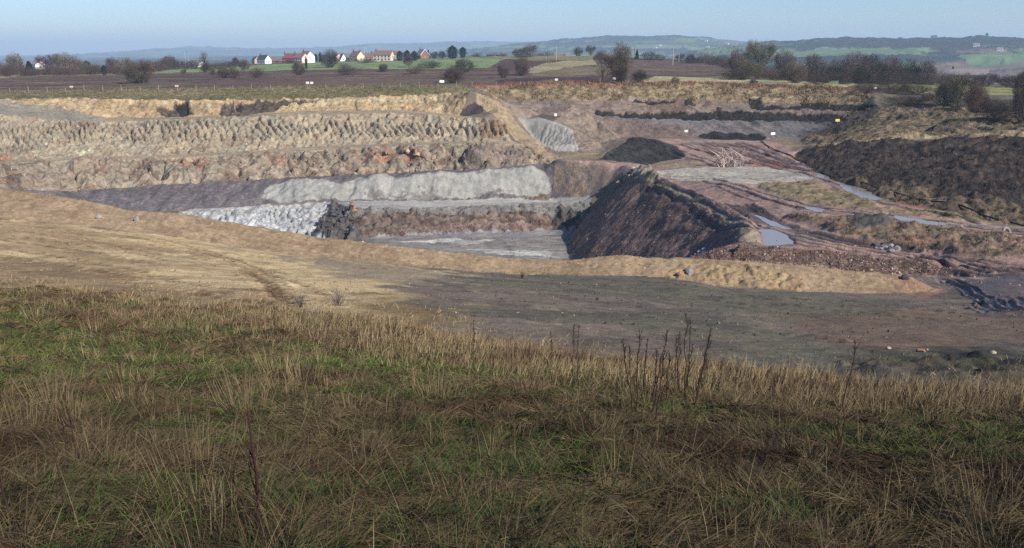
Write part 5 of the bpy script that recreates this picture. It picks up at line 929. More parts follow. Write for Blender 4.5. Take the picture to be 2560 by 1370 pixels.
# the long far hedge lines between them
for i, (px, base, top, wd, col) in enumerate([(20, 189, 164, 44, 'purple'), (140, 187, 164, 40, 'purple'), (275, 185, 162, 40, 'purple'), (398, 178, 154, 40, 'purple'), (432, 174, 152, 30, 'dark'), (520, 175, 158, 30, 'dark'), (1730, 158, 146, 34, 'dark'), (1790, 162, 148, 30, 'dark'), (1815, 170, 150, 40, 'purple'), (1870, 190, 160, 44, 'purple'), (1975, 200, 170, 44, 'dark'), (2020, 203, 172, 40, 'dark'), (2075, 207, 176, 44, 'dark'), (2110, 210, 180, 50, 'dark'), (2160, 211, 180, 50, 'dark'), (2205, 212, 180, 50, 'dark'), (2250, 213, 184, 50, 'dark'), (2290, 213, 186, 50, 'dark'), (2330, 213, 188, 46, 'purple'), (2370, 208, 184, 40, 'dark'), (2450, 214, 192, 40, 'purple'), (2535, 220, 196, 40, 'purple'), (190, 187, 166, 50, 'purple'), (240, 186, 162, 44, 'purple'), (60, 190, 165, 40, 'purple'), (90, 189, 170, 30, 'purple'), (330, 186, 160, 40, 'purple'), (380, 181, 158, 40, 'purple'), (465, 172, 156, 30, 'purple'), (545, 172, 157, 36, 'dark'), (570, 170, 154, 36, 'dark'), (605, 166, 153, 30, 'dark'), (1745, 157, 143, 30, 'purple'), (1785, 160, 144, 30, 'purple'), (2060, 200, 168, 44, 'purple'), (2000, 198, 164, 44, 'purple'), (1920, 196, 166, 44, 'purple'), (2385, 205, 178, 40, 'purple'), (1425, 139, 128, 30, 'dark'), (1345, 140, 126, 30, 'purple')]):
    plant('low', px, base, top, wd, col, 'bare brown bush filling a far hedgerow between taller trees', F_, HG)
# far hedgerow trees on the hill tops
for px, base, top, wd in ((2466, 95, 86, 9), (2330, 104, 98, 10), (2250, 104, 99, 12), (2338, 103, 97, 8)):
    plant('oak', px, base, top, wd, 'dark', 'tiny lone tree on the skyline of the right hill' if px != 2466 else 'largest lone tree on top of the right hill', (2000, 3000), 'skyline trees of the right hill', Yf=2440)
# ------------------------------------------------------------------ houses
def wallmat(n, c): return plain(n, c, 0.85, 0.10, 1.5, 0.15)
HM = {'white': wallmat('white_render', (236, 234, 226)), 'tan': wallmat('tan_stone', (180, 156, 126)), 'cream': wallmat('cream_render', (204, 190, 166)), 'brick': wallmat('red_brick', (132, 66, 60)), 'pink': wallmat('pink_render', (222, 188, 186)), 'grey': wallmat('grey_render', (178, 172, 166)), 'buff': wallmat('buff_stone', (174, 152, 132)), 'brown': wallmat('brown_brick', (128, 96, 82))}
RM = {'slate': plain('slate_roof', (66, 64, 74), 0.7, 0.2, 1.2), 'tile': plain('brown_tile_roof', (120, 92, 84), 0.8, 0.2, 1.2), 'red': plain('red_tile_roof', (116, 68, 64), 0.8, 0.2, 1.2), 'grey': plain('grey_tile_roof', (128, 124, 122), 0.8, 0.2, 1.2), 'orange': plain('orange_tile_roof', (168, 104, 78), 0.8, 0.2, 1.2)}
GLASS = plain('window_glass', (40, 44, 52), 0.15, 0.05, 1.0, 0.6); WFR = plain('window_frame', (226, 226, 222), 0.6, 0.05); DOOR = plain('door_paint', (92, 62, 48), 0.6, 0.1); BRK = plain('chimney_brick', (112, 74, 62), 0.9, 0.2); WOODP = plain('weathered_wood', (146, 132, 112), 0.9, 0.3, 4.0, 0.1)
def house(px, base, L, D, eave, ridge, yaw, wall, roof, label, yr=(266, 725), wins=3, chim=1, Yf=None, front_y=0, barge=False, hip=0.0, group=None):
    y0 = hit(px, base, *yr)[1] if Yf is None else Yf
    a, b = ray(px, base); x = a * y0; z = min(float(ground(x, y0)), b * y0) if Yf is None else float(ground(x, y0))
    e = empty('house', (x, y0, z), R(yaw)); tag(e, label, 'house', group)
    hx, hy = L / 2, D / 2; eave *= 0.88; ridge *= 0.88
    m = Mesh(); m.add([[-hx, -hy, -1], [hx, -hy, -1], [hx, hy, -1], [-hx, hy, -1], [-hx, -hy, eave], [hx, -hy, eave], [hx, hy, eave], [-hx, hy, eave]], [[0, 1, 5, 4], [1, 2, 6, 5], [2, 3, 7, 6], [3, 0, 4, 7]])
    if not hip: m.add([[-hx, -hy, eave], [-hx, hy, eave], [-hx, 0, ridge], [hx, -hy, eave], [hx, hy, eave], [hx, 0, ridge]], [[1, 0, 2], [3, 4, 5]])
    m.build('wall', HM[wall], e)
    m = Mesh(); o, t = 0.28, 0.16; rx = hx + o - hip
    ex_ = hx + o; ey = hy + o; ez = eave - o * (ridge - eave) / hy
    top = [[-ex_, -ey, ez], [ex_, -ey, ez], [rx, 0, ridge + t], [-rx, 0, ridge + t], [-ex_, ey, ez], [ex_, ey, ez]]; low = [[p[0], p[1], p[2] - t] for p in top]
    m.add(top + low, [[0, 1, 2, 3], [5, 4, 3, 2], [7, 6, 9, 8], [10, 11, 8, 9], [0, 6, 7, 1], [4, 5, 11, 10], [1, 7, 8, 2], [2, 8, 11, 5], [0, 3, 9, 6], [3, 4, 10, 9]]); rf = m.build('roof', RM[roof], e)
    for i in range(chim):
        cx_ = (-hx + 0.7, hx - 0.7, 0)[i % 3]; m = Mesh(); m.box(cx_ - 0.4, cx_ + 0.4, -0.3, 0.3, ridge - 0.7, ridge + 1.1); m.box(cx_ - 0.2, cx_ - 0.05, -0.1, 0.1, ridge + 1.12, ridge + 1.5); m.box(cx_ + 0.05, cx_ + 0.2, -0.1, 0.1, ridge + 1.12, ridge + 1.5); m.build('chimney', BRK, rf)
    def opening(cx_, z0, w_, h_, face, nm, mat):
        m = Mesh(); g_ = Mesh()
        if face == 'f': m.box(cx_ - w_ / 2, cx_ + w_ / 2, -hy - 0.05, -hy + 0.05, z0, z0 + h_); g_.box(cx_ - w_ / 2 + .1, cx_ + w_ / 2 - .1, -hy - 0.08, -hy + 0.02, z0 + .1, z0 + h_ - .1)
        else: m.box(hx - 0.05, hx + 0.05, cx_ - w_ / 2, cx_ + w_ / 2, z0, z0 + h_); g_.box(hx - 0.02, hx + 0.08, cx_ - w_ / 2 + .1, cx_ + w_ / 2 - .1, z0 + .1, z0 + h_ - .1)
        f = m.build(nm, WFR if nm == 'window' else mat, e)
        if nm == 'window': g_.build('pane', GLASS, f)
    fl_ = [0.9] if eave < 4.2 else [0.9, eave - 1.9]
    for k in range(wins):
        cx_ = -hx + L * (k + 0.5) / wins
        for z0 in fl_:
            if k == wins // 2 and z0 < 1 and wins > 1: opening(cx_, 0.0, 1.0, 2.0, 'f', 'door', DOOR)
            else: opening(cx_, z0, 1.3, 1.3, 'f', 'window', None)
    opening(0.0, fl_[-1], 1.0, 1.2, 'g', 'window', None)
    if barge:
        for s in (-1, 1): v, f = tube([[ex_ + 0.05, s * ey, ez - 0.05], [ex_ + 0.05, 0, ridge + 0.05]], [0.22, 0.22], 4); mm = Mesh(); mm.add(v, f); mm.build('bargeboard', WFR, e)
    return e
FH = (400, 724)
house(641, 160, 5.5, 5, 4.2, 6.4, -52, 'tan', 'slate', 'tan stone house end at the left of the village, joined to dark roof', FH, 2, 0)
house(661, 160, 9.5, 6.0, 4.0, 7.4, -36, 'white', 'slate', 'white gabled house with dark slate roof at the village left end', FH, 3, 1)
house(697, 156, 9, 6, 2.3, 4.2, -10, 'brown', 'tile', 'low brown cottage between the white gabled house and the red one', FH, 3, 0)
house(726, 158, 9.5, 7, 4.4, 7.8, -12, 'brick', 'red', 'red brick house with hipped red roof', FH, 3, 2, hip=2.2)
house(753, 158, 8.5, 7, 5.0, 8.0, -30, 'pink', 'tile', 'pale pink terrace house joined to the red brick house', FH, 4, 0)
house(768, 157, 8.5, 7.5, 5.6, 9.4, -40, 'white', 'tile', 'tall white gabled house right of the pink terrace', FH, 2, 1)
house(843, 152, 5.5, 5, 3.2, 6.0, -50, 'pink', 'tile', 'small pink gabled house behind the large dark tree', FH, 1, 0)
house(857, 153, 5, 5.5, 0.9, 6.2, -62, 'white', 'slate', 'white steep A-shaped gable among the middle houses', FH, 1, 0)
house(872, 152.5, 8, 6, 3.2, 6.2, -30, 'grey', 'grey', 'grey bungalow with pale roof between the two white gables', FH, 3, 0)
house(893, 153, 9, 7, 4.4, 8.2, -42, 'cream', 'tile', 'cream gabled house at the left of the long terrace', FH, 2, 2)
house(930, 152, 20, 7, 3.6, 6.4, -8, 'buff', 'tile', 'long buff stone terrace under the dome-shaped tree', FH, 7, 3)
house(960, 153, 13, 7, 5.2, 8.4, -14, 'cream', 'tile', 'cream block with rows of windows right of the long terrace', FH, 5, 1)
house(983, 148, 12, 7, 5.0, 7.6, -10, 'grey', 'tile', 'grey house half hidden left of the three evergreens', FH, 4, 0)
house(997, 142, 4, 4, 3.2, 5.4, -50, 'white', 'slate', 'sliver of white gable above the three evergreens', FH, 1, 0, Yf=728)
house(1056, 145, 9, 7.5, 3.6, 8.4, -58, 'brown', 'grey', 'brick gable house with white bargeboards', FH, 2, 1, barge=True)
house(1390, 139, 11, 6, 2.6, 4.4, -8, 'pink', 'tile', 'far low house with brown roof, left of the skyline pole', FH, 4, 1)
house(1424, 139, 10, 6, 2.6, 4.2, -8, 'cream', 'grey', 'far low house right of the skyline pole', FH, 4, 1)
house(2420, 214, 15, 9, 5.4, 8.0, -32, 'grey', 'grey', 'pale house with long grey roof behind the olive bush at right', (400, 560), 5, 1)
house(2470, 205, 8, 6, 3.0, 5.4, -30, 'grey', 'slate', 'small grey building right of the long-roofed pale house', (400, 560), 2, 0)
house(178, 172, 13, 7, 3.4, 6.0, -10, 'buff', 'orange', 'orange roofed house behind the left hedge', (500, 724), 4, 1)
house(63, 172, 9, 6, 3.2, 5.6, -25, 'white', 'grey', 'white building left of the dark conifer', (500, 724), 3, 0)
house(96, 174, 9, 7, 4.2, 7.0, -40, 'white', 'grey', 'white building right of the dark conifer', (500, 724), 3, 0)
house(495, 168, 8, 6, 2.8, 4.8, -30, 'white', 'grey', 'small white shed-like house behind the thin grey tree', (500, 724), 2, 0)
for i, (px, base, L, lab) in enumerate([(2332, 164, 13, 'uppermost white house on the slope above the long copse'), (2344, 170, 18, 'widest white house on the slope above the long copse'), (2361, 172, 9, 'third small white house on the slope beyond the long copse'), (2381, 175, 8, 'last white house right of the group beyond the long copse')]):
    house(px, base, L, 8, 5, 8, -30, 'white', 'grey', lab, wins=3, chim=0, Yf=1500, yr=(1300, 1600))
for px, base, lab in ((1649, 118, 'tall white speck of a farm on the middle hill'), (1769, 121, 'white farm speck right of the skyline poles'), (1818, 110, 'white farm speck high on the middle hill'), (1765, 106, 'pale cottage speck near the top of the middle hill'), (1638, 124, 'pale cottage speck low on the middle hill'), (2440, 122, 'long pale farm roof high on the right hill'), (2500, 124, 'tiny white cottage on the right hill near the edge')):
    q = hit(px, base, 1800, 5200); house(px, base, 13, 8, 5, 9, -30, 'white', 'grey', lab, wins=2, chim=0, Yf=float(q[1]))
# ------------------------------------------------------------------ poles, signs, fences, gate
PW_ = plain('pole_wood', (168, 160, 148), 0.9, 0.15, 2.0, 0.1); PD = plain('dark_pole_wood', (96, 90, 86), 0.9, 0.15, 2.0, 0.1); INS = plain('insulator', (90, 84, 82), 0.4, 0.1)
def pole(px, base, top, label, yr, arm=True, mat=None, r=0.16, Yf=None, white=False):
    y0 = hit(px, base, *yr)[1] if Yf is None else Yf; a, b = ray(px, base); x = a * y0; z = float(ground(x, y0)); h = (base - top) / FPX * y0
    e = empty('utility_pole', (x, y0, z), R(TR.uniform(-30, 30))); tag(e, label, 'utility pole')
    m = Mesh(); v, f = tube([[0, 0, -0.5], [0, 0, h * 0.5], [0, 0, h]], [r * 1.2, r, r * 0.8], 8); m.add(v, f); m.build('post', mat or (HM['white'] if white else PW_), e, smooth=True)
    if arm:
        m = Mesh(); m.box(-1.3, 1.3, -0.09, 0.09, h - 0.75, h - 0.55); am = m.build('crossarm', PD, e)
        for s in (-1.1, 0, 1.1):
            m = Mesh(); v, f = tube([[s, 0, h - 0.55], [s, 0, h - 0.3], [s, 0, h - 0.15]], [0.05, 0.09, 0.04], 6); m.add(v, f); m.build('insulator', INS, am)
    return e
FP = (266, 724)
pole(48, 187, 134, 'leftmost utility pole with crossarm, in front of the pale grey tree', FP, r=0.18)
pole(230, 178, 156, 'short thin pole in the hedge left of the round evergreen', FP, False, r=0.12)
pole(161, 161, 152, 'pale pole top by the broad grey tree', FP, False, Yf=700)
pole(421, 174, 146, 'thin pole in front of the purple tree at the green field', FP, False, r=0.12)
pole(465, 172, 130, 'tallest pole of the pair on the green field, with small top arm', FP, r=0.18)
pole(473, 172, 142, 'shorter pole right beside the tall green field pole', FP, False, r=0.14)
pole(912, 154, 113, 'white pole in front of the long terrace', FP, True, r=0.17)
pole(1391, 150, 116, 'pale pole before the far low houses in the middle', FP, True, r=0.17)
pole(1441, 139, 106, 'dark pole on the skyline left of the round purple tree', FP, True, PD, r=0.16)
pole(1586, 148, 115, 'dark pole left of the skyline conifer', FP, True, PD, r=0.16)
pole(1682, 162, 122, 'tall pole with dark top, left one of the right-hand pair', FP, True, r=0.18)
pole(1697, 157, 133, 'plain pale pole, right one of the right-hand pair', FP, False, r=0.16)
pole(2178, 160, 136, 'white mast rising from the long dark copse', FP, False, r=0.22, Yf=560, white=True)
SIGN = plain('white_board', (236, 234, 224), 0.5, 0.05); YSG = plain('yellow_board', (226, 206, 120), 0.5, 0.05)
def sign(px, base, label, yr, h=1.4, w_=0.9, t_=0.55, mat=None, double=False):
    p = hit(px, base, *yr); z = float(ground(*p)); e = empty('warning_sign', (p[0], p[1], z), R(TR.uniform(-12, 12))); tag(e, label, 'sign')
    m = Mesh(); v, f = tube([[0, 0, -0.3], [0, 0, h]], [0.06, 0.06], 6); m.add(v, f); m.build('post', WOODP, e)
    for dx in ((-0.62, 0.62) if double else (0,)):
        m = Mesh(); m.box(dx - w_ / 2, dx + w_ / 2, -0.10, -0.065, h - t_ * 0.6, h + t_ * 0.4); m.build('board', mat or SIGN, e)
FS = (225, 275)
sign(775, 221, 'pair of small white boards on one post in the left fence', FS, 1.5, 0.9, 0.6, double=True)
sign(1105, 217, 'white sign on the fence line near the pit corner', FS, 1.5, 1.3, 0.7); sign(1391, 211, 'white sign on the rim behind the rilled grey mound', FS); sign(1535, 209, 'white sign at the foot of the tallest bare tree', FS)
sign(2187, 232, 'small white sign at the right corner of the rim', FS, 1.3, 0.8, 0.5); sign(443, 226, 'faded pinkish sign on the left fence', FS, 1.4, 1.0, 0.5, HM['pink']); sign(180, 227, 'low pale board on the left fence', FS, 1.0, 1.0, 0.5, HM['cream'])
sign(1715, 340, 'white sign on a tan mound at the foot of the back wall', (200, 240), 1.4); sign(1931, 351, 'white sign beside the dark seam at the foot of the back wall', (195, 240), 1.7, 1.1, 0.6); sign(2093, 310, 'yellowish board on the slope below the right end of the wall', (205, 240), 0.8, 1.0, 0.6, YSG); sign(1389, 295, 'white marker board on top of the brown heap', (215, 255), 0.9, 0.7, 0.7)
def fence(pts, yr, hts, label, r=0.07, wire=True):
    e = None; tops = []
    for px, py in pts:
        p = hit(px, py, *yr); z = float(ground(*p))
        if e is None: e = empty('post_and_wire_fence', (p[0], p[1], z)); tag(e, label, 'fence'); o0 = np.array([p[0], p[1], z])
        q = np.array([p[0], p[1], z]) - o0; h = hts * TR.uniform(0.85, 1.15); ln = TR.normal(size=2) * 0.06
        m = Mesh(); v, f = tube([q + [0, 0, -0.4], q + [ln[0], ln[1], h]], [r, r * 0.85], 6); m.add(v, f); m.build('post', WOODP, e); tops.append(q + [0, 0, h * 0.85])
    if wire:
        for k in (1.0, 0.6):
            m = Mesh(); pp = [t * [1, 1, 1] - [0, 0, (1 - k) * hts * 0.85] for t in tops]; v, f = tube(pp, [0.012] * len(pp), 3); m.add(v, f); m.build('wire', INS, e)
fence([(25 + 46.5 * i, 231.5 - 0.0122 * (25 + 46.5 * i)) for i in range(25)], FS, 1.45, 'long post and wire fence on the left rim above the ochre face', 0.10)
fence([(1327, 174), (1335, 172.5), (1344, 170), (1352, 167.5), (1360, 165), (1366, 162), (1372, 159), (1378, 157), (1390, 154.5), (1405, 153.5), (1420, 152.5), (1440, 152), (1460, 151.5)], (300, 760), 1.5, 'short curving fence round the pale field behind the pit corner', 0.14)
fence([(1180, 217), (1240, 214), (1300, 212), (1365, 210), (1430, 209), (1500, 208), (1570, 208), (1640, 209), (1700, 211), (1760, 213), (1820, 215), (1900, 218), (1980, 220), (2060, 223), (2156, 232), (2175, 234)], FS, 1.3, 'wire fence with sparse posts along the right rim', 0.08)
GG = plain('green_gate_paint', (120, 140, 92), 0.6, 0.15)
p = hit(2083, 211, 245, 330); e = empty('field_gate', (p[0], p[1], float(ground(*p))), R(10)); tag(e, 'green field gate at the left end of the long dark copse', 'gate')
for s in (-1.6, 1.6):
    m = Mesh(); v, f = tube([[s, 0, -0.3], [s, 0, 1.5]], [0.1, 0.09], 6); m.add(v, f); m.build('gatepost', WOODP, e)
m = Mesh()
for zz_ in (0.25, 0.55, 0.85, 1.15): m.box(-1.5, 1.5, -0.05, 0.05, zz_, zz_ + 0.14)
m.build('bars', GG, e)
# ------------------------------------------------------------------ pipe, rocks, debris
BLK = plain('black_plastic', (30, 32, 34), 0.5, 0.2)
def laid(name, pts, yr, r, mat, label, cat, n=10):
    w_ = []
    for a, b in zip(pts[:-1], pts[1:]):
        for k in range(n): w_.append(hit(a[0] + (b[0] - a[0]) * k / n, a[1] + (b[1] - a[1]) * k / n, *yr))
    w_ = np.array(w_); z = np.array([float(ground(*q)) for q in w_]); z = np.convolve(np.pad(z, 3, 'edge'), np.ones(7) / 7, 'valid'); pp = np.column_stack([w_, z + r * 1.2])
    v, f = tube(pp, [r] * len(pp), 8); m = Mesh(); m.add(v, f); o = m.build(name, mat, None, smooth=True); tag(o, label, cat); return o
laid('pipe', [(2052, 428), (2100, 441), (2200, 472), (2330, 508), (2450, 537), (2560, 561), (2680, 585)], (95, 175), 0.11, BLK, 'long black pipe along the foot of the dark spoil bank', 'pipe')
laid('pipe', [(1903, 352), (1912, 362), (1935, 376), (1975, 388), (1998, 399)], (165, 235), 0.12, BLK, 'short black pipe curving from the back wall to the road', 'pipe', 6)
def rock(m, c, s, sq=(1, 1, 1)):
    """angular stone: a faceted lump"""
    n = 26; d = TR.normal(size=(n, 3)); d /= np.linalg.norm(d, axis=1)[:, None]
    import bmesh
    bm = bmesh.new()
    for q in d: bm.verts.new([c[i] + q[i] * s * sq[i] * (0.8 + 0.4 * TR.random()) for i in range(3)])
    bmesh.ops.convex_hull(bm, input=bm.verts); bm.verts.index_update()
    vv = [v for v in bm.verts if v.link_faces]; ix = {v: i for i, v in enumerate(vv)}
    m.add([v.co[:] for v in vv], [[ix[v] for v in f.verts] for f in bm.faces if len(f.verts) == 3]); bm.free()
RK = {'tan': plain('sandstone', (160, 126, 98), 0.9, 0.25, 2.0, 0.1), 'pale': plain('pale_stone', (160, 146, 124), 0.9, 0.25, 2.0, 0.1), 'white': plain('white_rubble', (200, 194, 190), 0.9, 0.3, 3.0, 0.1), 'grey': plain('grey_stone', (132, 130, 130), 0.9, 0.3, 2.0, 0.1), 'rust': plain('rusty_stone', (146, 112, 86), 0.9, 0.3, 2.0, 0.1), 'dark': plain('dark_stone', (74, 72, 74), 0.9, 0.3, 2.0, 0.1)}
def boulder(px, py, yr, s, sq, mat, label, lift=0.2):
    p = hit(px, py, *yr); m = Mesh(); rock(m, (0, 0, 0), s, sq); o = m.build('boulder', RK[mat]); o.location = (p[0], p[1], float(ground(*p)) + s * sq[2] * lift); o.rotation_euler = (0, 0, TR.random() * 3); tag(o, label, 'boulder')
boulder(964, 382, (195, 215), 1.1, (1.6, .8, .5), 'tan', 'orange sandstone slab over the dark overhang in the third face'); boulder(1018, 381, (195, 215), 0.8, (.9, .8, .8), 'pale', 'pale squarish slab right of the dark overhang'); boulder(1042, 383, (195, 215), 0.9, (1.3, .8, .7), 'pale', 'pale wedge-shaped slab at the end of the dark overhang')
boulder(2303, 879, (20, 60), 0.13, (1.3, 1, .7), 'rust', 'orange stone on the dark ground at lower right'); boulder(2483, 881, (20, 60), 0.10, (1.3, 1, .7), 'pale', 'cream stone on the dark ground near the right edge'); boulder(2222, 870, (20, 60), 0.08, (1.2, 1, .7), 'pale', 'pale stone on the dark ground left of the orange stone')
boulder(2262, 696, (66, 78), 0.45, (1.1, .8, .8), 'dark', 'dark block on the end of the tan bund'); boulder(1700, 690, (66, 80), 0.34, (1.2, .9, .7), 'rust', 'left of two brown clods at the foot of the tan bund'); boulder(1722, 688, (66, 80), 0.42, (1.2, .9, .8), 'grey', 'right of two brown clods at the foot of the tan bund')
boulder(248, 545, (60, 90), 0.32, (1, .8, 1), 'grey', 'left of two blue-grey stones on the tan bund'); boulder(342, 553, (60, 90), 0.30, (.8, .8, 1.2), 'grey', 'right of two blue-grey stones on the tan bund')
def pile(name, px, py, yr, n, spread, s, mats, label, cat='rock pile'):
    p = hit(px, py, *yr); e = empty(name, (p[0], p[1], float(ground(*p)))); tag(e, label, cat)
    for k in range(n):
        dx, dy = TR.normal(size=2) * spread; zz_ = float(ground(p[0] + dx, p[1] + dy)) - float(ground(*p)); m = Mesh(); rock(m, (dx, dy, zz_ + 0.3 * s), s * TR.uniform(0.4, 1.2), (1.2, 1, .8)); m.build('rock', RK[mats[k % len(mats)]], e)
pile('rock_pile', 1752, 626, (88, 112), 18, 0.45, 0.24, ['white', 'grey', 'white', 'dark'], 'white rubble at the bottom of the dark shale slope')
pile('rock_pile', 838, 552, (155, 186), 18, 1.5, 0.6, ['dark'], 'dark broken rocks at the nose between the white and brown faces')
pile('rock_pile', 878, 530, (155, 186), 8, 0.8, 0.5, ['rust', 'dark', 'dark'], 'rusty and dark broken blocks beside the dark rock nose')
pile('rock_pile', 1570, 436, (155, 178), 14, 1.6, 0.6, ['grey', 'pale', 'dark'], 'grey broken rocks on the peak of the dark shale slope')
pile('rock_pile', 2215, 616, (80, 115), 12, 0.9, 0.4, ['dark', 'grey'], 'black broken lumps beside the deep haul road ruts')
p = hit(2515, 595, 80, 115); e = empty('tyre', (p[0], p[1], float(ground(*p)) + 0.28), 0.4); tag(e, 'old pale tyre lying by the upper haul road at far right', 'tyre'); e.rotation_euler = (R(62), 0, 0.5)
m = Mesh(); k_, j_ = 20, 8; vv = [[(0.5 + 0.17 * math.cos(b_)) * math.cos(a_), (0.5 + 0.17 * math.cos(b_)) * math.sin(a_), 0.15 * math.sin(b_)] for a_ in np.arange(k_) * 2 * np.pi / k_ for b_ in np.arange(j_) * 2 * np.pi / j_]
m.add(vv, [[i * j_ + j, ((i + 1) % k_) * j_ + j, ((i + 1) % k_) * j_ + (j + 1) % j_, i * j_ + (j + 1) % j_] for i in range(k_) for j in range(j_)]); m.build('tread', plain('dusty_rubber', (122, 116, 113), 0.8, 0.2), e, smooth=True)
# ------------------------------------------------------------------ dead bush by the pale pad, dead weeds in the grass
DW = plain('dead_wood', (176, 160, 150), 0.9, 0.2, 2.0, 0.1)
p = hit(1822, 416, 150, 195); e = empty('dead_bush', (p[0], p[1], float(ground(*p)))); tag(e, 'pale leafless bush with curving branches beside the grey gravel pad', 'dead bush')
m = Mesh(); s_ = p[1] / FPX
for k in range(26):
    x0 = TR.uniform(-38, 42) * s_; h = TR.uniform(14, 52) * s_; bend = TR.uniform(-1, 1) * h * 0.75; y1 = TR.normal() * 0.8
    pts = [[x0, y1, -0.2], [x0 - bend * 0.5, y1, h * 0.35], [x0 + bend * 0.2, y1 + 0.2, h * 0.7], [x0 + bend, y1, h]]; v, f = tube(pts, [0.13, 0.11, 0.07, 0.03], 5); m.add(v, f)
    for q in range(2):
        t0 = np.array(pts[1 + q]); v, f = tube([t0, t0 + [TR.normal() * 0.5, TR.normal() * 0.3, h * 0.16], t0 + [TR.normal() * 0.9, TR.normal() * 0.4, h * 0.28]], [0.05, 0.04, 0.02], 4); m.add(v, f)
m.build('branches', DW, e, smooth=True)
ST = plain('dead_stalk', (58, 44, 39), 0.9, 0.3, 6.0, 0.15); SD = plain('seed_head', (74, 56, 48), 0.9, 0.3, 8.0, 0.1)
def stalk(bx, by, tx, ty, label, group=None, r=0.007, br=5, heads=True, kink=0.02):
    p = hit(bx, by, 3, 36); z = float(ground(*p)) - 0.03; e = empty('dead_weed_stalk', (p[0], p[1], z)); tag(e, label, 'dead weed', group)
    h = (by - ty) / FPX * p[1] * 1.02 / math.cos(0.12); dx = (tx - bx) / FPX * p[1]; n = 7; pts = []
    for i in range(n + 1):
        t = i / n; pts.append([dx * t + TR.normal() * kink * h * (0 < i < n) * 0.5, TR.normal() * kink * h * 0.5 * (i > 0), h * t])
    m = Mesh(); v, f = tube(pts, [r * (1 - 0.6 * i / n) for i in range(n + 1)], 6); m.add(v, f)
    for k in range(br):
        t = TR.uniform(0.3, 0.95); i = int(t * n); a = np.array(pts[i]) + (np.array(pts[i + 1]) - pts[i]) * (t * n - i); az = TR.random() * 6.28; L = h * TR.uniform(0.05, 0.16)
        d = np.array([math.cos(az) * 0.5, math.sin(az) * 0.5, 0.85]); v, f = tube([a, a + d * L * 0.5, a + d * L + [0, 0, L * 0.2]], [r * 0.45, r * 0.35, r * 0.18], 4); m.add(v, f)
    m.build('stem', ST, e, smooth=True)
    if heads:
        m = Mesh(); nn = 70; t = 1 - 0.36 * TR.random(nn) ** 1.2; c = np.array([[np.interp(q, np.linspace(0, 1, n + 1), [w_[j] for w_ in pts]) for j in range(3)] for q in t]); d = TR.normal(size=(nn, 3)) * [1, 1, .5] + [0, 0, .9]; d /= np.linalg.norm(d, axis=1)[:, None]
        v, f = twigs(c, d, TR.uniform(0.015, 0.05, nn) * (h + 0.3), TR.uniform(0.006, 0.011, nn)); m.add(v, f); m.build('seed_head', SD, e)
CLG = 'tall reddish weed stalks in the clump above the brow'; CLL = 'tall reddish brown dead stalk in the dense clump right of centre above the brow'
for bx, by, tx, ty in [(1584, 1046, 1548, 838), (1590, 1049, 1590, 805), (1601, 1032, 1612, 838), (1622, 1060, 1660, 802), (1638, 1068, 1655, 860), (1663, 1038, 1666, 872), (1685, 1008, 1687, 826), (1690, 1004, 1692, 814), (1700, 1006, 1682, 836), (1712, 1019, 1701, 778), (1718, 1013, 1715, 793), (1708, 1010, 1726, 850), (1734, 1035, 1768, 806), (1742, 1010, 1761, 868), (1738, 1022, 1764, 830), (1578, 1030, 1566, 858), (1630, 1062, 1634, 850)]:
    stalk(bx, by, tx, ty, CLL, CLG, 0.011)
for bx, by, tx, ty, lab in [(1381, 980, 1374, 810, 'bent dead stalk standing alone left of the dense stalk clump'), (1432, 1010, 1432, 806, 'straight taller stalk of the pair left of the dense clump'), (1444, 990, 1444, 802, 'slimmer right-hand stalk of the pair left of the dense clump'), (1329, 986, 1322, 858, 'short forked dead stalk above the brow in the middle'),
                            (1187, 1000, 1186, 796, 'single dead stalk on the brow left of the middle'), (2096, 1132, 2112, 822, 'lone tall dead stalk at the right end of the grass'), (962, 930, 948, 800, 'thin dead stalk at the brow left of centre'), (2010, 1010, 2006, 940, 'short hooked stalk on the brow at right'), (180, 1200, 172, 1010, 'dark stalk in the grass at lower left, leftmost'),
                            (205, 1190, 187, 1000, 'dark stalk close right of the leftmost one at lower left'), (170, 1320, 160, 1070, 'long dark stalk near the lower left corner'), (30, 1340, 22, 1080, 'dark stalk at the left picture edge low down')]:
    stalk(bx, by, tx, ty, lab, None, 0.007)
# branching sapling at the bottom left
p = hit(642, 1368, 3, 36); e = empty('sapling', (p[0], p[1], float(ground(*p)) - 0.05)); tag(e, 'dark branching bare sapling rising from the bottom edge left of centre', 'sapling')
s_ = p[1] / FPX; m = Mesh(); P2 = lambda px, py: np.array([(px - 642) * s_, TR.normal() * 0.03, (1372 - py) * s_ * 1.12])
for pts, r0 in (([(642, 1372), (650, 1300), (658, 1200), (657, 1160), (650, 1040)], 0.014), ([(655, 1270), (640, 1225), (632, 1180)], 0.006), ([(658, 1215), (642, 1190), (636, 1165)], 0.006), ([(657, 1180), (648, 1150), (640, 1120)], 0.006), ([(660, 1160), (676, 1140), (682, 1130)], 0.005), ([(650, 1300), (662, 1262), (680, 1215)], 0.006), ([(648, 1330), (600, 1260), (575, 1180)], 0.006), ([(640, 1372), (560, 1290), (525, 1200)], 0.005), ([(600, 1260), (590, 1200)], 0.004)):
    q = [P2(*a) for a in pts]; v, f = tube(q, [r0 * (1 - 0.65 * i / (len(q) - 1)) for i in range(len(q))], 6); m.add(v, f)
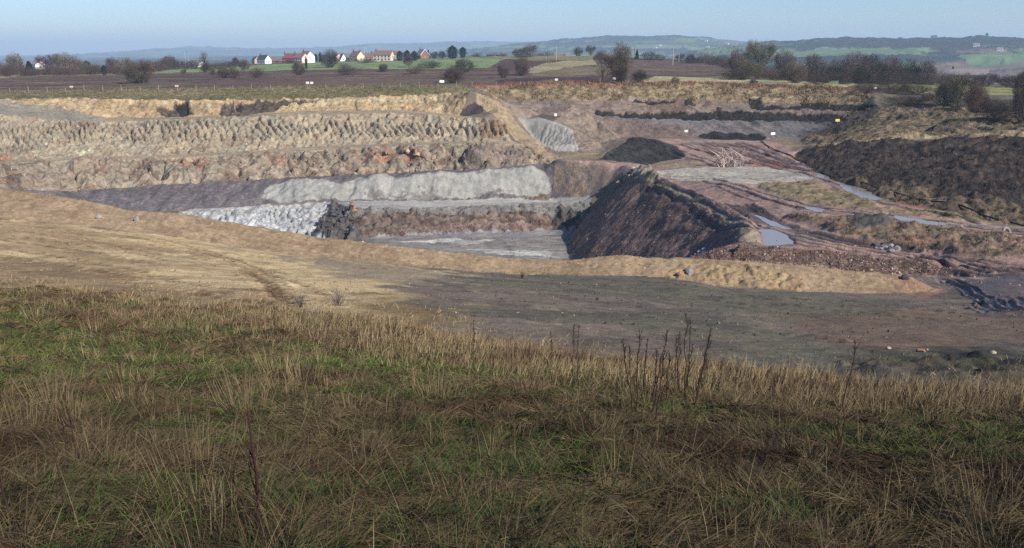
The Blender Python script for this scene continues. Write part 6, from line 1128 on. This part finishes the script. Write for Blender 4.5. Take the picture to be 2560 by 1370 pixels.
bb = [P2(*a) for a in ((632, 1180), (636, 1165), (640, 1120), (682, 1130), (680, 1215), (575, 1180), (525, 1200), (650, 1040), (655, 1100), (590, 1200))]; bb = np.repeat(np.array(bb), 5, 0) + TR.normal(size=(50, 3)) * 0.015; d = TR.normal(size=(50, 3)) + [0, 0, 1]; d /= np.linalg.norm(d, axis=1)[:, None]; v, f = twigs(bb, d, TR.uniform(0.03, 0.10, 50), TR.uniform(0.003, 0.005, 50)); m.add(v, f); m.build('stem', plain('dark_bark', (58, 40, 38), 0.9, 0.3, 8.0, 0.1), e)
# brambles on the tan apron
for px, py, w_, h_, lab in ((752, 772, 70, 56, 'left tangle of bare brambles on the tan slope above the grass'), (845, 768, 100, 66, 'right tangle of bare brambles on the tan slope above the grass'), (1305, 694, 40, 24, 'small rusty weed tuft at the foot of the bund'), (1860, 648, 46, 26, 'small rusty weed tuft behind the tan bund')):
    p = hit(px, py, 18, 92); s_ = p[1] / FPX; e = empty('bramble', (p[0], p[1], float(ground(*p)))); tag(e, lab, 'bramble'); m = Mesh()
    for k in range(34):
        x0 = TR.normal() * w_ * 0.2 * s_; az = TR.random() * 6.28; h = h_ * s_ * TR.uniform(0.4, 1.0); L = w_ * 0.6 * s_ * TR.random() ** 0.7
        a = np.array([TR.normal() * 0.02, TR.normal() * 0.02, -0.05]); b_ = a + [math.cos(az) * L * 0.4, math.sin(az) * L * 0.4, h * 0.7]; c_ = a + [math.cos(az) * L, math.sin(az) * L, h * TR.uniform(0.6, 1.0)]; v, f = tube([a, b_, c_], [0.007, 0.006, 0.003], 4); m.add(v, f)
        t = TR.uniform(0, 1, (14, 1)); cc = b_ * (1 - t) + c_ * t; d = TR.normal(size=(14, 3)) + [0, 0, .6]; d /= np.linalg.norm(d, axis=1)[:, None]; v, f = twigs(cc, d, np.full(14, 0.10), np.full(14, 0.006)); m.add(v, f)
    m.build('stems', PD if py > 700 else SD, e)
HAZE = 1.7e-4
# ------------------------------------------------------------------ air: one even box of haze round everything
zmin = float(Z.min()) - 1.5
hx0, hx1, hy0, hy1, hz0, hz1 = -12500.0, 12500.0, -40.0, 13600.0, zmin, float(Z.max()) + 40
hv = np.array([[x, y, z] for z in (hz0, hz1) for y in (hy0, hy1) for x in (hx0, hx1)])
hf = np.array([[0, 2, 3, 1], [4, 5, 7, 6], [0, 1, 5, 4], [2, 6, 7, 3], [0, 4, 6, 2], [1, 3, 7, 5]])
hm_ = bpy.data.materials.new('pale_air'); hm_.use_nodes = True; t_ = hm_.node_tree; t_.nodes.remove(t_.nodes['Principled BSDF'])
pv = t_.nodes.new('ShaderNodeVolumePrincipled'); pv.inputs['Color'].default_value = (0.60, 0.80, 1.0, 1); pv.inputs['Density'].default_value = HAZE; pv.inputs['Anisotropy'].default_value = 0.0
t_.links.new(pv.outputs[0], t_.nodes['Material Output'].inputs['Volume'])
hz = mesh_from('haze', hv, hf, hm_); tag(hz, kind='stuff')
